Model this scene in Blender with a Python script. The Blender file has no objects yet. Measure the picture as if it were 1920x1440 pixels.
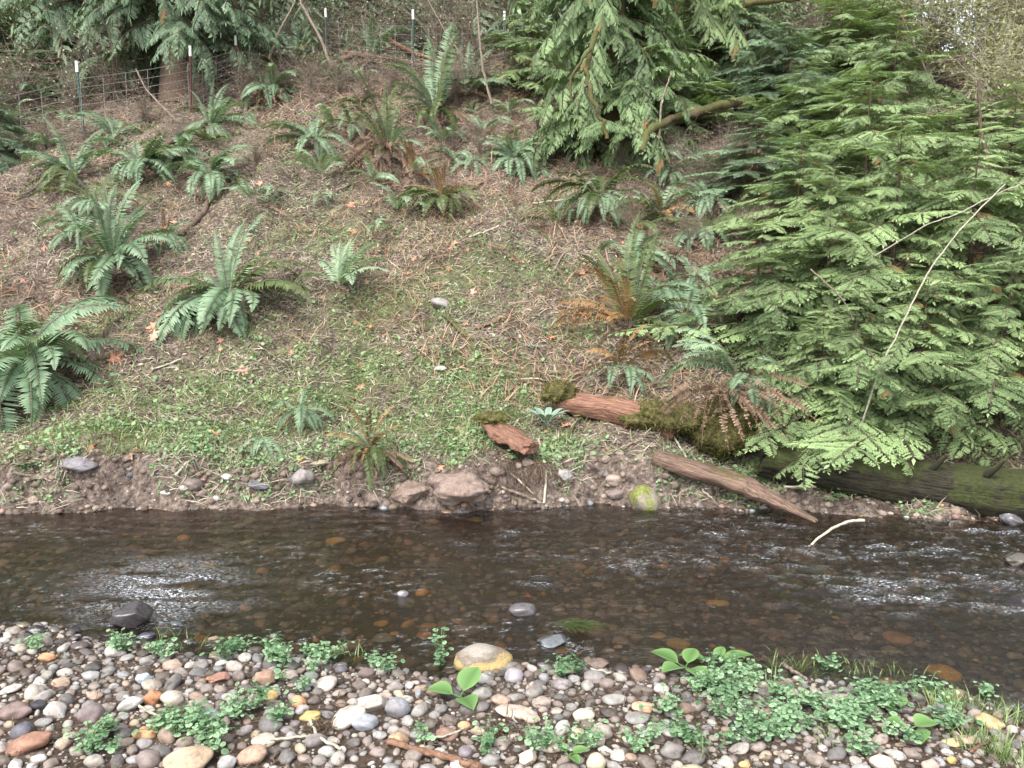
import bpy, bmesh, math, random
import numpy as np
from mathutils import Vector, Matrix, noise as mnoise
R = math.radians
rng = np.random.default_rng(7); random.seed(7)
S = bpy.context.scene
C = S.collection
# ---------------- camera, world, sun, exposure ----------------
CAMH, PITCH, F = 1.6, R(8), 1507.0          # focal length in pixels of the 1920 px photograph
cd = bpy.data.cameras.new('camera'); cam = bpy.data.objects.new('camera', cd); C.objects.link(cam)
cam.location = (0, 0, CAMH); cam.rotation_euler = (R(90) - PITCH, 0, 0)
cd.lens = 36 * F / 1920; cd.sensor_width = 36; cd.clip_start = .05; cd.clip_end = 2000
S.camera = cam
SUN_AZ, SUN_EL = R(205), R(52)
W = bpy.data.worlds.new('World'); S.world = W; W.use_nodes = True
wn = W.node_tree; bg = wn.nodes['Background']
sky = wn.nodes.new('ShaderNodeTexSky'); sky.sky_type = 'NISHITA'; sky.sun_disc = False
sky.sun_elevation = SUN_EL; sky.sun_rotation = SUN_AZ; sky.air_density = 1.0; sky.dust_density = 3.0
hs = wn.nodes.new('ShaderNodeHueSaturation'); hs.inputs['Saturation'].default_value = .32
wn.links.new(sky.outputs[0], hs.inputs['Color']); wn.links.new(hs.outputs[0], bg.inputs[0])
bg.inputs[1].default_value = .15
sl = bpy.data.lights.new('sun', 'SUN'); sl.energy = 1.5; sl.angle = R(26); sl.color = (1, .95, .87)
so = bpy.data.objects.new('sun', sl); C.objects.link(so); so.location = (0, 0, 30)
sv = Vector((math.sin(SUN_AZ)*math.cos(SUN_EL), math.cos(SUN_AZ)*math.cos(SUN_EL), math.sin(SUN_EL)))
so.rotation_euler = sv.to_track_quat('Z', 'Y').to_euler()
S.view_settings.view_transform = 'Standard'; S.view_settings.look = 'None'
S.view_settings.exposure = 1.75; S.view_settings.gamma = 1

# ---------------- noise and terrain height ----------------
_P = np.random.default_rng(3).random(65536)
def vnoise(x, y):
    xi = np.floor(x).astype(np.int64); yi = np.floor(y).astype(np.int64)
    fx = x - xi; fy = y - yi; fx = fx*fx*(3-2*fx); fy = fy*fy*(3-2*fy)
    h = lambda a, b: _P[(a*7919 + b*104729 + ((a*b) & 1023)) & 65535]
    return (h(xi, yi)*(1-fx) + h(xi+1, yi)*fx)*(1-fy) + (h(xi, yi+1)*(1-fx) + h(xi+1, yi+1)*fx)*fy
def fbm(x, y, o=4):
    s = 0; a = .5; t = 0
    for k in range(o):
        s = s + a*vnoise(x*2**k + 17.3*k, y*2**k - 9.1*k); t += a; a *= .5
    return s/t - .5
def sm(a, b, t):
    t = np.clip((t-a)/(b-a), 0, 1); return t*t*(3-2*t)
def flat_pt(px, py):                         # pixel -> point at water level
    v = (py-720)/F; u = (px-960)/F
    y = math.cos(PITCH) - v*math.sin(PITCH); z = -math.sin(PITCH) - v*math.cos(PITCH)
    k = -CAMH/z
    return u*k, y*k
_ne = [flat_pt(*p) for p in [(0,1188),(150,1196),(300,1212),(450,1236),(640,1256),(900,1262),(1100,1266),(1250,1266),(1400,1268),(1550,1285),(1700,1312),(1920,1345)]]
_nx = np.array([-30, -8]+[p[0] for p in _ne]+[8, 30]); _ny = np.array([4.6, 4.0]+[p[1] for p in _ne]+[2.2, 1.8])
_fe = [flat_pt(*p) for p in [(0,962),(300,958),(620,950),(760,955),(950,955),(1150,950),(1300,950),(1500,966),(1700,968),(1920,985)]]
_fx = np.array([-30, -8]+[p[0] for p in _fe]+[8, 30]); _fy = np.array([7, 5.6]+[p[1] for p in _fe]+[4.4, 3.6])
def ynear(x): return np.interp(x, _nx, _ny) + .05*np.sin(x*5.1) + .03*np.sin(x*11.7+1)
def yfar(x): return np.interp(x, _fx, _fy) + .045*np.sin(x*4.3) + .03*np.sin(x*9.7+2) + .02*np.sin(x*23)
def H(x, y):
    x = np.asarray(x, float); y = np.asarray(y, float)
    yn = ynear(x); yf = yfar(x)
    d = yn - y
    bar = .015 + .10*(1-np.exp(-np.maximum(d, 0)/.5)) + .03*np.maximum(d-1, 0) + .03*fbm(x*2.3, y*2.3, 3) * sm(0, .3, d)
    t = np.clip((y-yn)/np.maximum(yf-yn, .5), 0, 1)
    dep = .10 + .14*sm(-1.5, 2.5, x)
    bed = -.022 - dep*sm(0, .55, t)*(1 - .75*sm(.85, 1, t)) + .03*fbm(x*3, y*3, 3)*sm(0, .2, t)
    s = y - yf
    low = sm(.9, 1.7, x)
    hgt = (.34 + .13*fbm(x*1.6, 3.3, 3)*2)*(1-.72*low)
    bank = -.02 + hgt*sm(-.02, .15+.07*vnoise(x*3.1, 1.7), s) + .22*low*sm(.45, 1.1, s) + .26*np.maximum(s-.2, 0)
    bank = bank + .33*np.maximum(s-1.15, 0) - .02*np.maximum(s-1.15, 0)
    crest = 9.15 + .5*fbm(x*.35, 7.7, 2)*2
    bank = bank - .50*np.maximum(s-crest, 0) + .08*np.maximum(s-45, 0)
    bank = bank + (.19*fbm(x*.9, y*.9, 4)*2 + .11*fbm(x*3.1, y*3.1, 3))*sm(.5, 2.5, s) + (.05*np.abs(fbm(x*6.1+3, y*6.1, 2)) + .035*fbm(x*13, y*13, 2))*sm(.3, 1.2, s)*(s < 12) + (.10*fbm(x*5, y*5+4, 3) + .07*fbm(x*15, y*15, 3))*sm(0, .10, s)*(1-.5*sm(.3, .6, s)) + .10*fbm(x*2.1, y*2.1+8, 3)*sm(1.2, 3, s)
    z = np.where(d > 0, bar, np.where(s > 0, bank, bed))
    return z
def Hs(x, y): return float(H(np.array([x]), np.array([y]))[0])
def Nrm(x, y, e=.06):
    hx = (H(x+e, y)-H(x-e, y))/(2*e); hy = (H(x, y+e)-H(x, y-e))/(2*e)
    n = np.stack([-hx, -hy, np.ones_like(hx)], -1); return n/np.linalg.norm(n, axis=-1, keepdims=True)
def ray(px, py):
    v = (py-720)/F; u = (px-960)/F
    return np.array([u, math.cos(PITCH)-v*math.sin(PITCH), -math.sin(PITCH)-v*math.cos(PITCH)])
_T = np.concatenate([np.arange(1.8, 20, .01), np.arange(20, 90, .1)])
def at(px, py):                               # pixel -> terrain point (ray cast on the height function)
    r = ray(px, py); X = r[0]*_T; Y = r[1]*_T; Z = CAMH + r[2]*_T
    below = Z < H(X, Y)
    i = int(np.argmax(below)) if below.any() else len(_T)-1
    return Vector((X[i], Y[i], float(H(X[i:i+1], Y[i:i+1])[0]))), float(_T[i])
def aty(px, py, y):                           # point on the pixel's ray at world distance y
    r = ray(px, py); t = y/r[1]
    return Vector((r[0]*t, y, CAMH + r[2]*t)), t

# ---------------- object helpers ----------------
def tag(o, label=None, cat=None, group=None, kind=None):
    if label: o['label'] = label
    if cat: o['category'] = cat
    if group: o['group'] = group
    if kind: o['kind'] = kind
    return o
def empty(name, loc=(0,0,0), rz=0, label=None, cat=None, group=None):
    o = bpy.data.objects.new(name, None); C.objects.link(o); o.location = loc; o.rotation_euler = (0,0,rz)
    o.empty_display_size = .1
    return tag(o, label, cat, group)
def link(name, me, parent=None, loc=(0,0,0), rot=(0,0,0), sc=(1,1,1), color=None):
    o = bpy.data.objects.new(name, me); C.objects.link(o); o.location = loc; o.rotation_euler = rot
    o.scale = (sc,)*3 if isinstance(sc, (int, float)) else sc
    if parent: o.parent = parent
    if color: o.color = (*color, 1)
    return o
class MB:
    def __init__(s): s.v = []; s.f4 = []; s.f3 = []; s.t = []; s.n = 0; s.m4 = []; s.m3 = []; s.c = []
    def add(s, v, f, tint=0., mi=0, col=None):
        v = np.asarray(v, float).reshape(-1, 3); f = np.asarray(f, int)
        s.v.append(v); s.t.append(np.broadcast_to(np.asarray(tint, float), (len(v),)))
        s.c.append(np.broadcast_to(np.asarray(col if col is not None else (1, 1, 1), float), (len(v), 3)))
        if f.shape[1] == 4: s.f4.append(f+s.n); s.m4.append(np.full(len(f), mi))
        else: s.f3.append(f+s.n); s.m3.append(np.full(len(f), mi))
        s.n += len(v)
    def tube(s, P, r, k=5, tint=0., mi=0, col=None, cap=True):
        P = np.asarray(P, float); n = len(P); r = np.broadcast_to(np.asarray(r, float), (n,))
        T = np.gradient(P, axis=0); T /= np.linalg.norm(T, axis=1, keepdims=True)+1e-9
        up = np.array([0, 0, 1.]) if abs(T[:, 2]).mean() < .8 else np.array([1., 0, 0])
        A = np.cross(T, up); A /= np.linalg.norm(A, axis=1, keepdims=True)+1e-9; B = np.cross(T, A)
        an = np.arange(k)*2*math.pi/k
        V = P[:, None] + r[:, None, None]*(np.cos(an)[None, :, None]*A[:, None] + np.sin(an)[None, :, None]*B[:, None])
        i = np.arange(n-1)[:, None]*k; j = np.arange(k)[None]; j2 = (j+1) % k
        Fq = np.stack([i+j, i+j2, i+k+j2, i+k+j], -1).reshape(-1, 4)
        s.add(V.reshape(-1, 3), Fq, tint, mi, col)
        if cap and k > 3:
            for e in (0, n-1):
                c = P[e]; idx = np.arange(k)
                s.add(np.vstack([V[e], c[None]]), np.stack([idx, (idx+1) % k, np.full(k, k)], -1), tint, mi, col)
    def arrays(s): return np.vstack(s.v), (np.vstack(s.f4) if s.f4 else np.zeros((0,4),int)), np.concatenate(s.t), (np.concatenate(s.m4) if s.m4 else np.zeros(0, int))
    def mesh(s, name, mats, smooth=True):
        V = np.vstack(s.v); t = np.concatenate(s.t); c = np.vstack(s.c)
        f4 = np.vstack(s.f4) if s.f4 else np.zeros((0, 4), int); f3 = np.vstack(s.f3) if s.f3 else np.zeros((0, 3), int)
        me = bpy.data.meshes.new(name)
        me.vertices.add(len(V)); me.vertices.foreach_set('co', V.ravel().astype(np.float32))
        L = np.concatenate([f4.ravel(), f3.ravel()]).astype(np.int32)
        me.loops.add(len(L)); me.loops.foreach_set('vertex_index', L)
        me.polygons.add(len(f4)+len(f3))
        st = np.concatenate([np.arange(len(f4))*4, len(f4)*4 + np.arange(len(f3))*3]).astype(np.int32)
        me.polygons.foreach_set('loop_start', st)
        mi = np.concatenate((s.m4 or [np.zeros(0)]) + (s.m3 or [np.zeros(0)])).astype(np.int32)
        me.polygons.foreach_set('material_index', mi)
        me.polygons.foreach_set('use_smooth', np.full(len(f4)+len(f3), smooth))
        a = me.attributes.new('tint', 'FLOAT', 'POINT'); a.data.foreach_set('value', t.astype(np.float32))
        a = me.attributes.new('col', 'FLOAT_COLOR', 'POINT'); a.data.foreach_set('color', np.hstack([c, np.ones((len(c), 1))]).astype(np.float32).ravel())
        for m in (mats if isinstance(mats, (list, tuple)) else [mats]): me.materials.append(m)
        me.update(calc_edges=True); me.validate()
        return me

# ---------------- materials ----------------
class NT:
    def __init__(s, name):
        s.m = bpy.data.materials.new(name); s.m.use_nodes = True; s.t = s.m.node_tree
        s.b = s.t.nodes['Principled BSDF']; s.out = s.t.nodes['Material Output']
    def n(s, ty, **k):
        o = s.t.nodes.new(ty)
        for a, v in k.items():
            if hasattr(o, a): setattr(o, a, v)
            else: o.inputs[a.replace('_', ' ')].default_value = v
        return o
    def l(s, a, b): s.t.links.new(a, b)
    def noise(s, scale, detail=4, rough=.6, vec=None, dist=0):
        o = s.n('ShaderNodeTexNoise'); o.inputs['Scale'].default_value = scale; o.inputs['Detail'].default_value = detail
        o.inputs['Roughness'].default_value = rough; o.inputs['Distortion'].default_value = dist
        if vec is not None: s.l(vec, o.inputs['Vector'])
        return o.outputs['Fac']
    def obj(s, scale=(1,1,1)):
        tc = s.n('ShaderNodeTexCoord'); mp = s.n('ShaderNodeMapping'); mp.inputs['Scale'].default_value = scale
        s.l(tc.outputs['Object'], mp.inputs['Vector']); return mp.outputs[0]
    def ramp(s, fac, stops, interp='LINEAR'):
        o = s.n('ShaderNodeValToRGB'); s.l(fac, o.inputs[0]); e = o.color_ramp.elements; o.color_ramp.interpolation = interp
        while len(e) < len(stops): e.new(.5)
        for i, (p, c) in enumerate(stops): e[i].position = p; e[i].color = (*c, 1) if len(c) == 3 else c
        return o.outputs[0]
    def mix(s, f, a, b, mode='MIX'):
        o = s.n('ShaderNodeMix'); o.data_type = 'RGBA'; o.blend_type = mode
        for v, i in ((f, 0), (a, 6), (b, 7)):
            if isinstance(v, (int, float)): o.inputs[i].default_value = v
            elif isinstance(v, tuple): o.inputs[i].default_value = (*v, 1)
            else: s.l(v, o.inputs[i])
        return o.outputs[2]
    def math(s, op, a, b=0., c=None):
        o = s.n('ShaderNodeMath'); o.operation = op
        for i, v in enumerate((a, b) if c is None else (a, b, c)):
            if isinstance(v, (int, float)): o.inputs[i].default_value = v
            else: s.l(v, o.inputs[i])
        return o.outputs[0]
    def attr(s, name): o = s.n('ShaderNodeAttribute'); o.attribute_name = name; return o
    def bump(s, h, strength=.5, dist=.01):
        o = s.n('ShaderNodeBump'); o.inputs['Strength'].default_value = strength; o.inputs['Distance'].default_value = dist
        s.l(h, o.inputs['Height']); s.l(o.outputs[0], s.b.inputs['Normal']); return o
    def base(s, c, rough=.8, spec=.3):
        if isinstance(c, tuple): s.b.inputs['Base Color'].default_value = (*c, 1)
        else: s.l(c, s.b.inputs['Base Color'])
        s.b.inputs['Roughness'].default_value = rough; s.b.inputs['Specular IOR Level'].default_value = spec
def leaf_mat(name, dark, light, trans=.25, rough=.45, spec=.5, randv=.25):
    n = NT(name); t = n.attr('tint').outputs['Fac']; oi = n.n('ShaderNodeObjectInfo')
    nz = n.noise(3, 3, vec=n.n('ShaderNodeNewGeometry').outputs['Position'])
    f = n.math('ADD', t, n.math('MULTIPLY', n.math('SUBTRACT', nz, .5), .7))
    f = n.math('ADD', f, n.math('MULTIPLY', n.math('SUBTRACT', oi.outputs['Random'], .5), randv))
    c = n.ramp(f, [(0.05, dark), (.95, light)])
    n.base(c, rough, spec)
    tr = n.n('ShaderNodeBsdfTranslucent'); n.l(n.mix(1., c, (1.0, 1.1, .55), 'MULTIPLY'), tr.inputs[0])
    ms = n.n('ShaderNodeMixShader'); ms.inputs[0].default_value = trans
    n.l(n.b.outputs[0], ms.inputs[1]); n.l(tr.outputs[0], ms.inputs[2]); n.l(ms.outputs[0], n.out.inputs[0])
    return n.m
M = {}
M['fern'] = leaf_mat('fern_green', (.036, .080, .032), (.26, .37, .23), .25, .52, .4)
M['fern_dark'] = leaf_mat('fern_olive', (.035, .06, .016), (.12, .16, .05), .25, .5, .4)
M['fern_pale'] = leaf_mat('fern_pale', (.12, .19, .11), (.32, .43, .27), .3, .5, .4)
M['dead'] = leaf_mat('dead_fern_brown', (.07, .045, .03), (.27, .185, .13), .12, .8, .2, .5)
M['rust'] = leaf_mat('rusty_fern', (.10, .06, .022), (.36, .21, .09), .15, .7, .2, .5)
M['cedar'] = leaf_mat('cedar_green', (.021, .050, .016), (.325, .44, .20), .25, .5, .4, .2)
M['cedar_mid'] = leaf_mat('cedar_mid_green', (.018, .044, .016), (.25, .36, .165), .22, .5, .4, .4)
M['cedar_blue'] = leaf_mat('cedar_blue_green', (.03, .062, .034), (.24, .35, .21), .2, .5, .4, .2)
M['cedar_far'] = leaf_mat('conifer_dark', (.035, .065, .035), (.24, .34, .20), .2, .6, .3, .3)
M['cress'] = leaf_mat('cress_green', (.06, .135, .055), (.29, .43, .25), .25, .45, .4)
M['broad'] = leaf_mat('broadleaf_green', (.05, .11, .03), (.17, .29, .10), .2, .6, .25)
M['cover'] = leaf_mat('ground_cover_green', (.05, .11, .035), (.235, .345, .17), .25, .55, .3)
M['grass'] = leaf_mat('grass_green', (.075, .125, .035), (.25, .32, .13), .3, .5, .3)
M['rosette'] = leaf_mat('rosette_grey_green', (.12, .17, .13), (.24, .33, .27), .15, .6, .2)
M['tanleaf'] = leaf_mat('thicket_leaf', (.10, .10, .04), (.33, .34, .18), .35, .6, .2)
M['yellow'] = leaf_mat('yellow_leaf', (.25, .2, .03), (.55, .48, .08), .35, .6, .2)
M['litterleaf'] = leaf_mat('litter_leaf', (.08, .058, .048), (.38, .30, .25), .1, .8, .2)
M['straw'] = leaf_mat('dead_grass', (.08, .062, .048), (.43, .375, .295), .15, .8, .2)
def wood_mat(name, a, b, moss=None, mossamt=.5, scale=(3, 3, 3), rough=.85, bumpd=.01, grain=20, along=False):
    n = NT(name); v = n.obj(scale)
    if along: mp = n.n('ShaderNodeMapping'); mp.inputs['Scale'].default_value = scale; n.l(n.attr('col').outputs['Vector'], mp.inputs[0]); v = mp.outputs[0]
    nz = n.noise(grain, 6, .7, v)
    c = n.ramp(nz, [(.38, a), (.64, b)])
    if moss:
        g = n.noise(3.2, 5, .7, n.obj()); nrm = n.n('ShaderNodeNewGeometry'); sp = n.n('ShaderNodeSeparateXYZ'); n.l(nrm.outputs['Normal'], sp.inputs[0])
        f = n.math('ADD', g, n.math('MULTIPLY', sp.outputs[2], .12))
        f = n.ramp(f, [(.62-mossamt*.35, (0,0,0)), (.70-mossamt*.35, (1,1,1))])
        mc = n.ramp(n.noise(40, 4, .7, n.obj()), [(.3, tuple(x*.45 for x in moss)), (.7, moss)])
        c = n.mix(f, c, mc)
    n.base(c, rough, .2); n.bump(nz, .9, bumpd); return n.m
M['bark'] = wood_mat('bark_brown', (.05, .035, .025), (.17, .125, .095), None, 0, (6, 6, 1))
M['bark_moss'] = wood_mat('mossy_bark', (.05, .038, .025), (.15, .11, .07), (.10, .10, .035), .55, (4, 4, 1))
M['twig'] = wood_mat('twig_grey', (.12, .09, .07), (.30, .25, .20))
M['twig_brown'] = wood_mat('twig_brown', (.10, .055, .035), (.26, .15, .10))
M['pale_stem'] = wood_mat('pale_stem', (.26, .24, .18), (.45, .42, .34))
M['red_wood'] = wood_mat('rotten_red_wood', (.10, .052, .036), (.33, .18, .125), (.14, .14, .03), -.35, (1.6, 16, 16), .9, .03, 5, True)
M['drift'] = wood_mat('driftwood_brown', (.06, .04, .032), (.26, .175, .13), (.13, .12, .04), -.1, (1.0, 18, 18), .8, .03, 5, True)
M['mosslog'] = wood_mat('mossy_dark_log', (.010, .010, .007), (.055, .048, .032), (.06, .07, .025), .35, (1.5, 12, 12), .9, .04, 5, True)
M['moss'] = wood_mat('moss_cushion', (.04, .035, .014), (.15, .135, .05), None, 0, (1, 1, 1), .95, .05, 30)
M['orange_wood'] = wood_mat('orange_stump_wood', (.16, .09, .045), (.48, .32, .19), None, 0, (10, 10, 1.5), .9, .02, 6)
M['root'] = wood_mat('root_brown', (.05, .035, .025), (.19, .14, .10))
n = NT('galvanised_wire'); n.base((.22, .215, .20), .6, .4); n.b.inputs['Metallic'].default_value = .15; M['wire'] = n.m
n = NT('post_green_paint'); n.base(n.ramp(n.noise(14), [(.35, (.03, .07, .06)), (.7, (.06, .11, .10))]), .6); M['post_green'] = n.m
n = NT('post_red_paint'); n.base(n.ramp(n.noise(14), [(.35, (.08, .028, .028)), (.7, (.14, .055, .05))]), .7); M['post_red'] = n.m
n = NT('post_white_paint'); n.base(n.ramp(n.noise(20), [(.3, (.55, .55, .5)), (.6, (.8, .8, .76))]), .5); M['white'] = n.m
def stone_mat(name, src, rough=.6, wet=False, moss=0):
    n = NT(name)
    if src == 'obj': c = n.n('ShaderNodeObjectInfo').outputs['Color']
    elif src == 'attr': c = n.attr('col').outputs['Color']
    else:
        r = n.n('ShaderNodeRGB'); r.outputs[0].default_value = (*src, 1); c = r.outputs[0]
    v = n.n('ShaderNodeNewGeometry').outputs['Position']
    a = n.ramp(n.noise(60, 5, .75, v), [(.28, (.55, .53, .52)), (.5, (1, 1, 1)), (.75, (1.35, 1.3, 1.25))])
    c2 = n.mix(.85, c, a, 'MULTIPLY')
    b_ = n.ramp(n.noise(14, 4, .65, v, .6), [(.35, (.62, .56, .52)), (.6, (1.1, 1.1, 1.1))])
    c2 = n.mix(.8, c2, b_, 'MULTIPLY')
    if wet: c2 = n.mix(1., c2, (.42, .40, .40), 'MULTIPLY')
    if moss:
        f = n.ramp(n.noise(9, 5, .7, v), [(.56-moss*.2, (0,0,0)), (.64-moss*.2, (1,1,1))])
        c2 = n.mix(f, c2, n.ramp(n.noise(90, 3, .6, v), [(.3, (.05, .06, .012)), (.7, (.19, .21, .05))]))
    n.base(c2, .22 if wet else rough, .6 if wet else .25)
    n.bump(n.noise(90, 5, .7, v), .35, .006); return n.m
M['stone'] = stone_mat('river_stone', 'obj'); M['stone_wet'] = stone_mat('wet_stone', 'obj', wet=True)
M['gravel'] = stone_mat('gravel_mixed', 'attr', .75); M['gravel_wet'] = stone_mat('gravel_submerged', 'attr', .5)
M['stone_moss'] = stone_mat('mossy_stone', 'obj', moss=.55); M['clay'] = stone_mat('clay_lump', 'obj', .95)
n = NT('banded_boulder'); v = n.obj((1, 1, 1)); sp = n.n('ShaderNodeSeparateXYZ'); n.l(v, sp.inputs[0])
f = n.math('ADD', sp.outputs[2], n.math('MULTIPLY', n.math('SUBTRACT', n.noise(2.2, 5, .65, v), .5), 1.1))
c = n.ramp(f, [(.0, (.26, .20, .11)), (.22, (.46, .34, .13)), (.42, (.36, .27, .13)), (.58, (.17, .14, .11)), (.9, (.30, .27, .23))])
c = n.mix(.7, c, n.ramp(n.noise(16, 5, .75, v), [(.35, (.5, .48, .45)), (.6, (1.1, 1.1, 1.1))]), 'MULTIPLY'); n.base(c, .55, .3); n.bump(n.noise(9, 6, .7, v), .5, .03); M['banded'] = n.m
def maple_mat(name, a, b):
    n = NT(name); c = n.ramp(n.noise(25, 4, .7, n.obj()), [(.3, a), (.7, b)])
    oi = n.n('ShaderNodeObjectInfo'); c = n.mix(1., c, oi.outputs['Color'], 'MULTIPLY'); n.base(c, .7, .3); return n.m
M['maple'] = maple_mat('fallen_maple_leaf', (.27, .15, .11), (.56, .39, .30))

# ---------------- green patches given in photo pixels, turned into ground ellipses ----------------
def patches(L):
    out = []
    for px, py, rx, ry, w in L:
        p, t = at(px, py); a, _ = at(px, py-ry); b, _ = at(px, py+ry)
        out.append((p.x, p.y, rx*t/F, max(abs(a.y-b.y)/2, .06), w))
    return out
GREEN = patches([(270,830,160,42,1), (400,735,80,22,.9), (570,740,110,38,.7), (520,800,70,35,.6), (790,825,150,38,1), (900,700,150,50,.95), (690,700,70,40,.8),
 (1080,640,70,30,.7), (850,780,90,30,.8), (330,690,80,30,.4), (1045,860,40,60,.8), (1270,910,60,30,.5), (950,760,90,22,.8), (820,600,160,50,.35), (680,620,80,50,.35),
 (500,600,60,40,.2), (150,620,160,40,.45), (650,440,170,50,.5), (900,500,180,60,.55), (780,560,200,60,.5), (520,660,120,40,.45), (300,760,120,40,.6), (480,450,130,30,.3), (1000,400,120,30,.35), (330,870,90,22,.5), (110,905,70,22,.8), (300,890,60,20,.8), (480,870,40,20,.7), (700,860,60,22,.8), (940,880,50,30,.7), (60,880,60,18,.4), (1450,900,90,25,.5), (1560,940,60,18,.5), (200,740,100,30,.4)])
def gsum(x, y, P):
    g = np.zeros_like(x)
    for cx, cy, rx, ry, w in P: g = np.maximum(g, w*np.exp(-(((x-cx)/rx)**2 + ((y-cy)/ry)**2)*.9))
    return g
def axis_nodes(a, b, step, far, ratio=1.25):
    c = list(np.arange(a, b+1e-6, step)); s = step; x = b; hi = []; 
    while x < far: s *= ratio; x += s; hi.append(x)
    s = step; x = a; lo = []
    while x > -far: s *= ratio; x -= s; lo.append(x)
    return np.array(lo[::-1] + c + hi)
def grid(xs, ys, zf):
    X, Y = np.meshgrid(xs, ys); Z = zf(X, Y); V = np.stack([X, Y, Z], -1).reshape(-1, 3)
    nx = len(xs); i = np.arange(len(ys)-1)[:, None]*nx; j = np.arange(nx-1)[None]
    return V, np.stack([i+j, i+j+1, i+nx+j+1, i+nx+j], -1).reshape(-1, 4)
# ---------------- ground (one sheet: gravel bar, stream bed, bank, hillside) ----------------
xs = axis_nodes(-7, 6, .045, 260); ys = axis_nodes(1.6, 16, .045, 320); ys = np.unique(np.concatenate([ys[ys < 4.85], np.arange(4.85, 6.1, .018), ys[ys > 6.1]]))
V, Fq = grid(xs, ys, H)
g = gsum(V[:, 0], V[:, 1], GREEN)
s_ = V[:, 1]-yfar(V[:, 0]); d_ = ynear(V[:, 0])-V[:, 1]
bare = np.clip(sm(-.1, .02, s_)*(1-sm(.26, .46, s_ + .25*fbm(V[:, 0]*4, V[:, 1]*4))), 0, 1)
zone = np.stack([g, bare, np.where(d_ >= 0, .62, (s_ < 0).astype(float))], -1)  # bar share: dark wet soil that also paints contact shade between pebbles
mb = MB(); mb.add(V, Fq, 0, 0, zone)
n = NT('ground_soil'); P = n.n('ShaderNodeNewGeometry').outputs['Position']
at_ = n.n('ShaderNodeSeparateColor'); n.l(n.attr('col').outputs['Color'], at_.inputs[0])
fine = n.noise(38, 8, .75, P); mid = n.noise(6, 6, .7, P, .4); big = n.noise(1.1, 4, .6, P)
soil = n.ramp(fine, [(.36, (.022, .016, .014)), (.46, (.09, .068, .056)), (.55, (.20, .16, .135)), (.68, (.38, .32, .265))])
dark = n.ramp(mid, [(.38, (.42, .38, .36)), (.6, (1.1, 1.05, 1.0))]); soil = n.mix(.8, soil, dark, 'MULTIPLY')
mossc = n.ramp(n.noise(30, 6, .75, P), [(.3, (.035, .045, .018)), (.55, (.11, .13, .055)), (.75, (.21, .22, .10))])
mf = n.math('ADD', n.math('MULTIPLY', at_.outputs[0], .75), n.math('MULTIPLY', n.math('SUBTRACT', mid, .5), 1.5))
mf = n.math('ADD', mf, n.math('MULTIPLY', n.math('SUBTRACT', big, .42), .9))
mf = n.ramp(mf, [(.26, (0,0,0)), (.58, (1,1,1))]); c = n.mix(n.math('MULTIPLY', mf, .8), soil, mossc)
barec = n.ramp(n.noise(22, 7, .7, P), [(.34, (.032, .024, .020)), (.5, (.125, .096, .08)), (.68, (.29, .235, .20))])
c = n.mix(at_.outputs[1], c, barec)
bedc = n.ramp(n.noise(16, 6, .7, P), [(.3, (.02, .013, .008)), (.5, (.06, .04, .026)), (.72, (.12, .08, .05))])
c = n.mix(at_.outputs[2], c, bedc)
n.base(c, .9, .2)
hh = n.math('ADD', n.math('MULTIPLY', fine, .5), mid); n.bump(hh, 1., .05)
tag(link('ground', mb.mesh('ground', n.m)), kind='structure')

# ---------------- water ----------------
def Wv(x, y):
    yn = ynear(x); yf = yfar(x); t = np.clip((y-yn)/(yf-yn), 0, 1)
    rif = sm(.12, .45, t)*(1-.5*sm(.8, 1, t))*(.25 + .75*sm(-1.6, 1.2, x + .8*fbm(x*.7, y*.7)*2))*(.45 + 1.1*vnoise(x*1.7+5, y*2.9))
    u = x + .35*y
    z = .005*fbm(u*4, y*9, 3)*2 + .005*np.sin(y*38 + 3*fbm(u*2.2, y*2.2, 2)*6 + u*6)*rif + .020*fbm(u*9+3, y*20, 3)*2*rif
    gz = np.exp(-((x+1.75)/.45)**2 - ((y-3.9)/.42)**2)
    gz = gz*sm(.40, .60, vnoise(x*4.5+3, y*15))
    z = z + .0075*np.sin(y*52+4*vnoise(x*6, y*6)*3+x*9)*gz + .012*fbm(x*16, y*34, 2)*gz
    z = z + rif*.016*np.maximum(0, fbm(x*1.6+y*1.1, y*5.5, 3))*2
    return z*sm(-.05, .25, t+.05)
xs = axis_nodes(-4.2, 4.2, .018, 30, 1.3); ys = np.arange(1.9, 6.2, .018)
V, Fq = grid(xs, ys, Wv)
rif = np.clip((Wv(V[:, 0], V[:, 1])-.0045)*75, 0, 1)*(.45+.55*sm(-2.0, 1.0, V[:, 0]))*sm(.30, .62, vnoise(V[:, 0]*7, V[:, 1]*16+3))  # froth on riffle crests, doubling as painted glints
rif = np.maximum(rif, .55*sm(.72, .80, vnoise(V[:, 0]*24, V[:, 1]*60))*sm(.35, .6, vnoise(V[:, 0]*1.4+7, V[:, 1]*2.5)))  # scattered dots painted as small ripple glints
rif = np.maximum(rif, 1.25*np.exp(-((V[:, 0]+1.78+.3*(V[:, 1]-3.9))/.33)**2 - ((V[:, 1]-3.92)/.36)**2)*sm(.30, .55, vnoise(V[:, 0]*5, V[:, 1]*17)))  # left patch: bright glitter painted as pale dots
shy = np.clip(.22 + sm(-1.2, 1.5, V[:, 0])*.7*(.4+.9*vnoise(V[:, 0]*1.3, V[:, 1]*3)) + np.exp(-((V[:, 0]+1.75)/.45)**2 - ((V[:, 1]-3.9)/.42)**2)*1.2*sm(.42, .62, vnoise(V[:, 0]*6, V[:, 1]*19)), 0, 1.3)
keep = (V[:, 1] > ynear(V[:, 0])-.25) & (V[:, 1] < yfar(V[:, 0])+.3)
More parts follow.
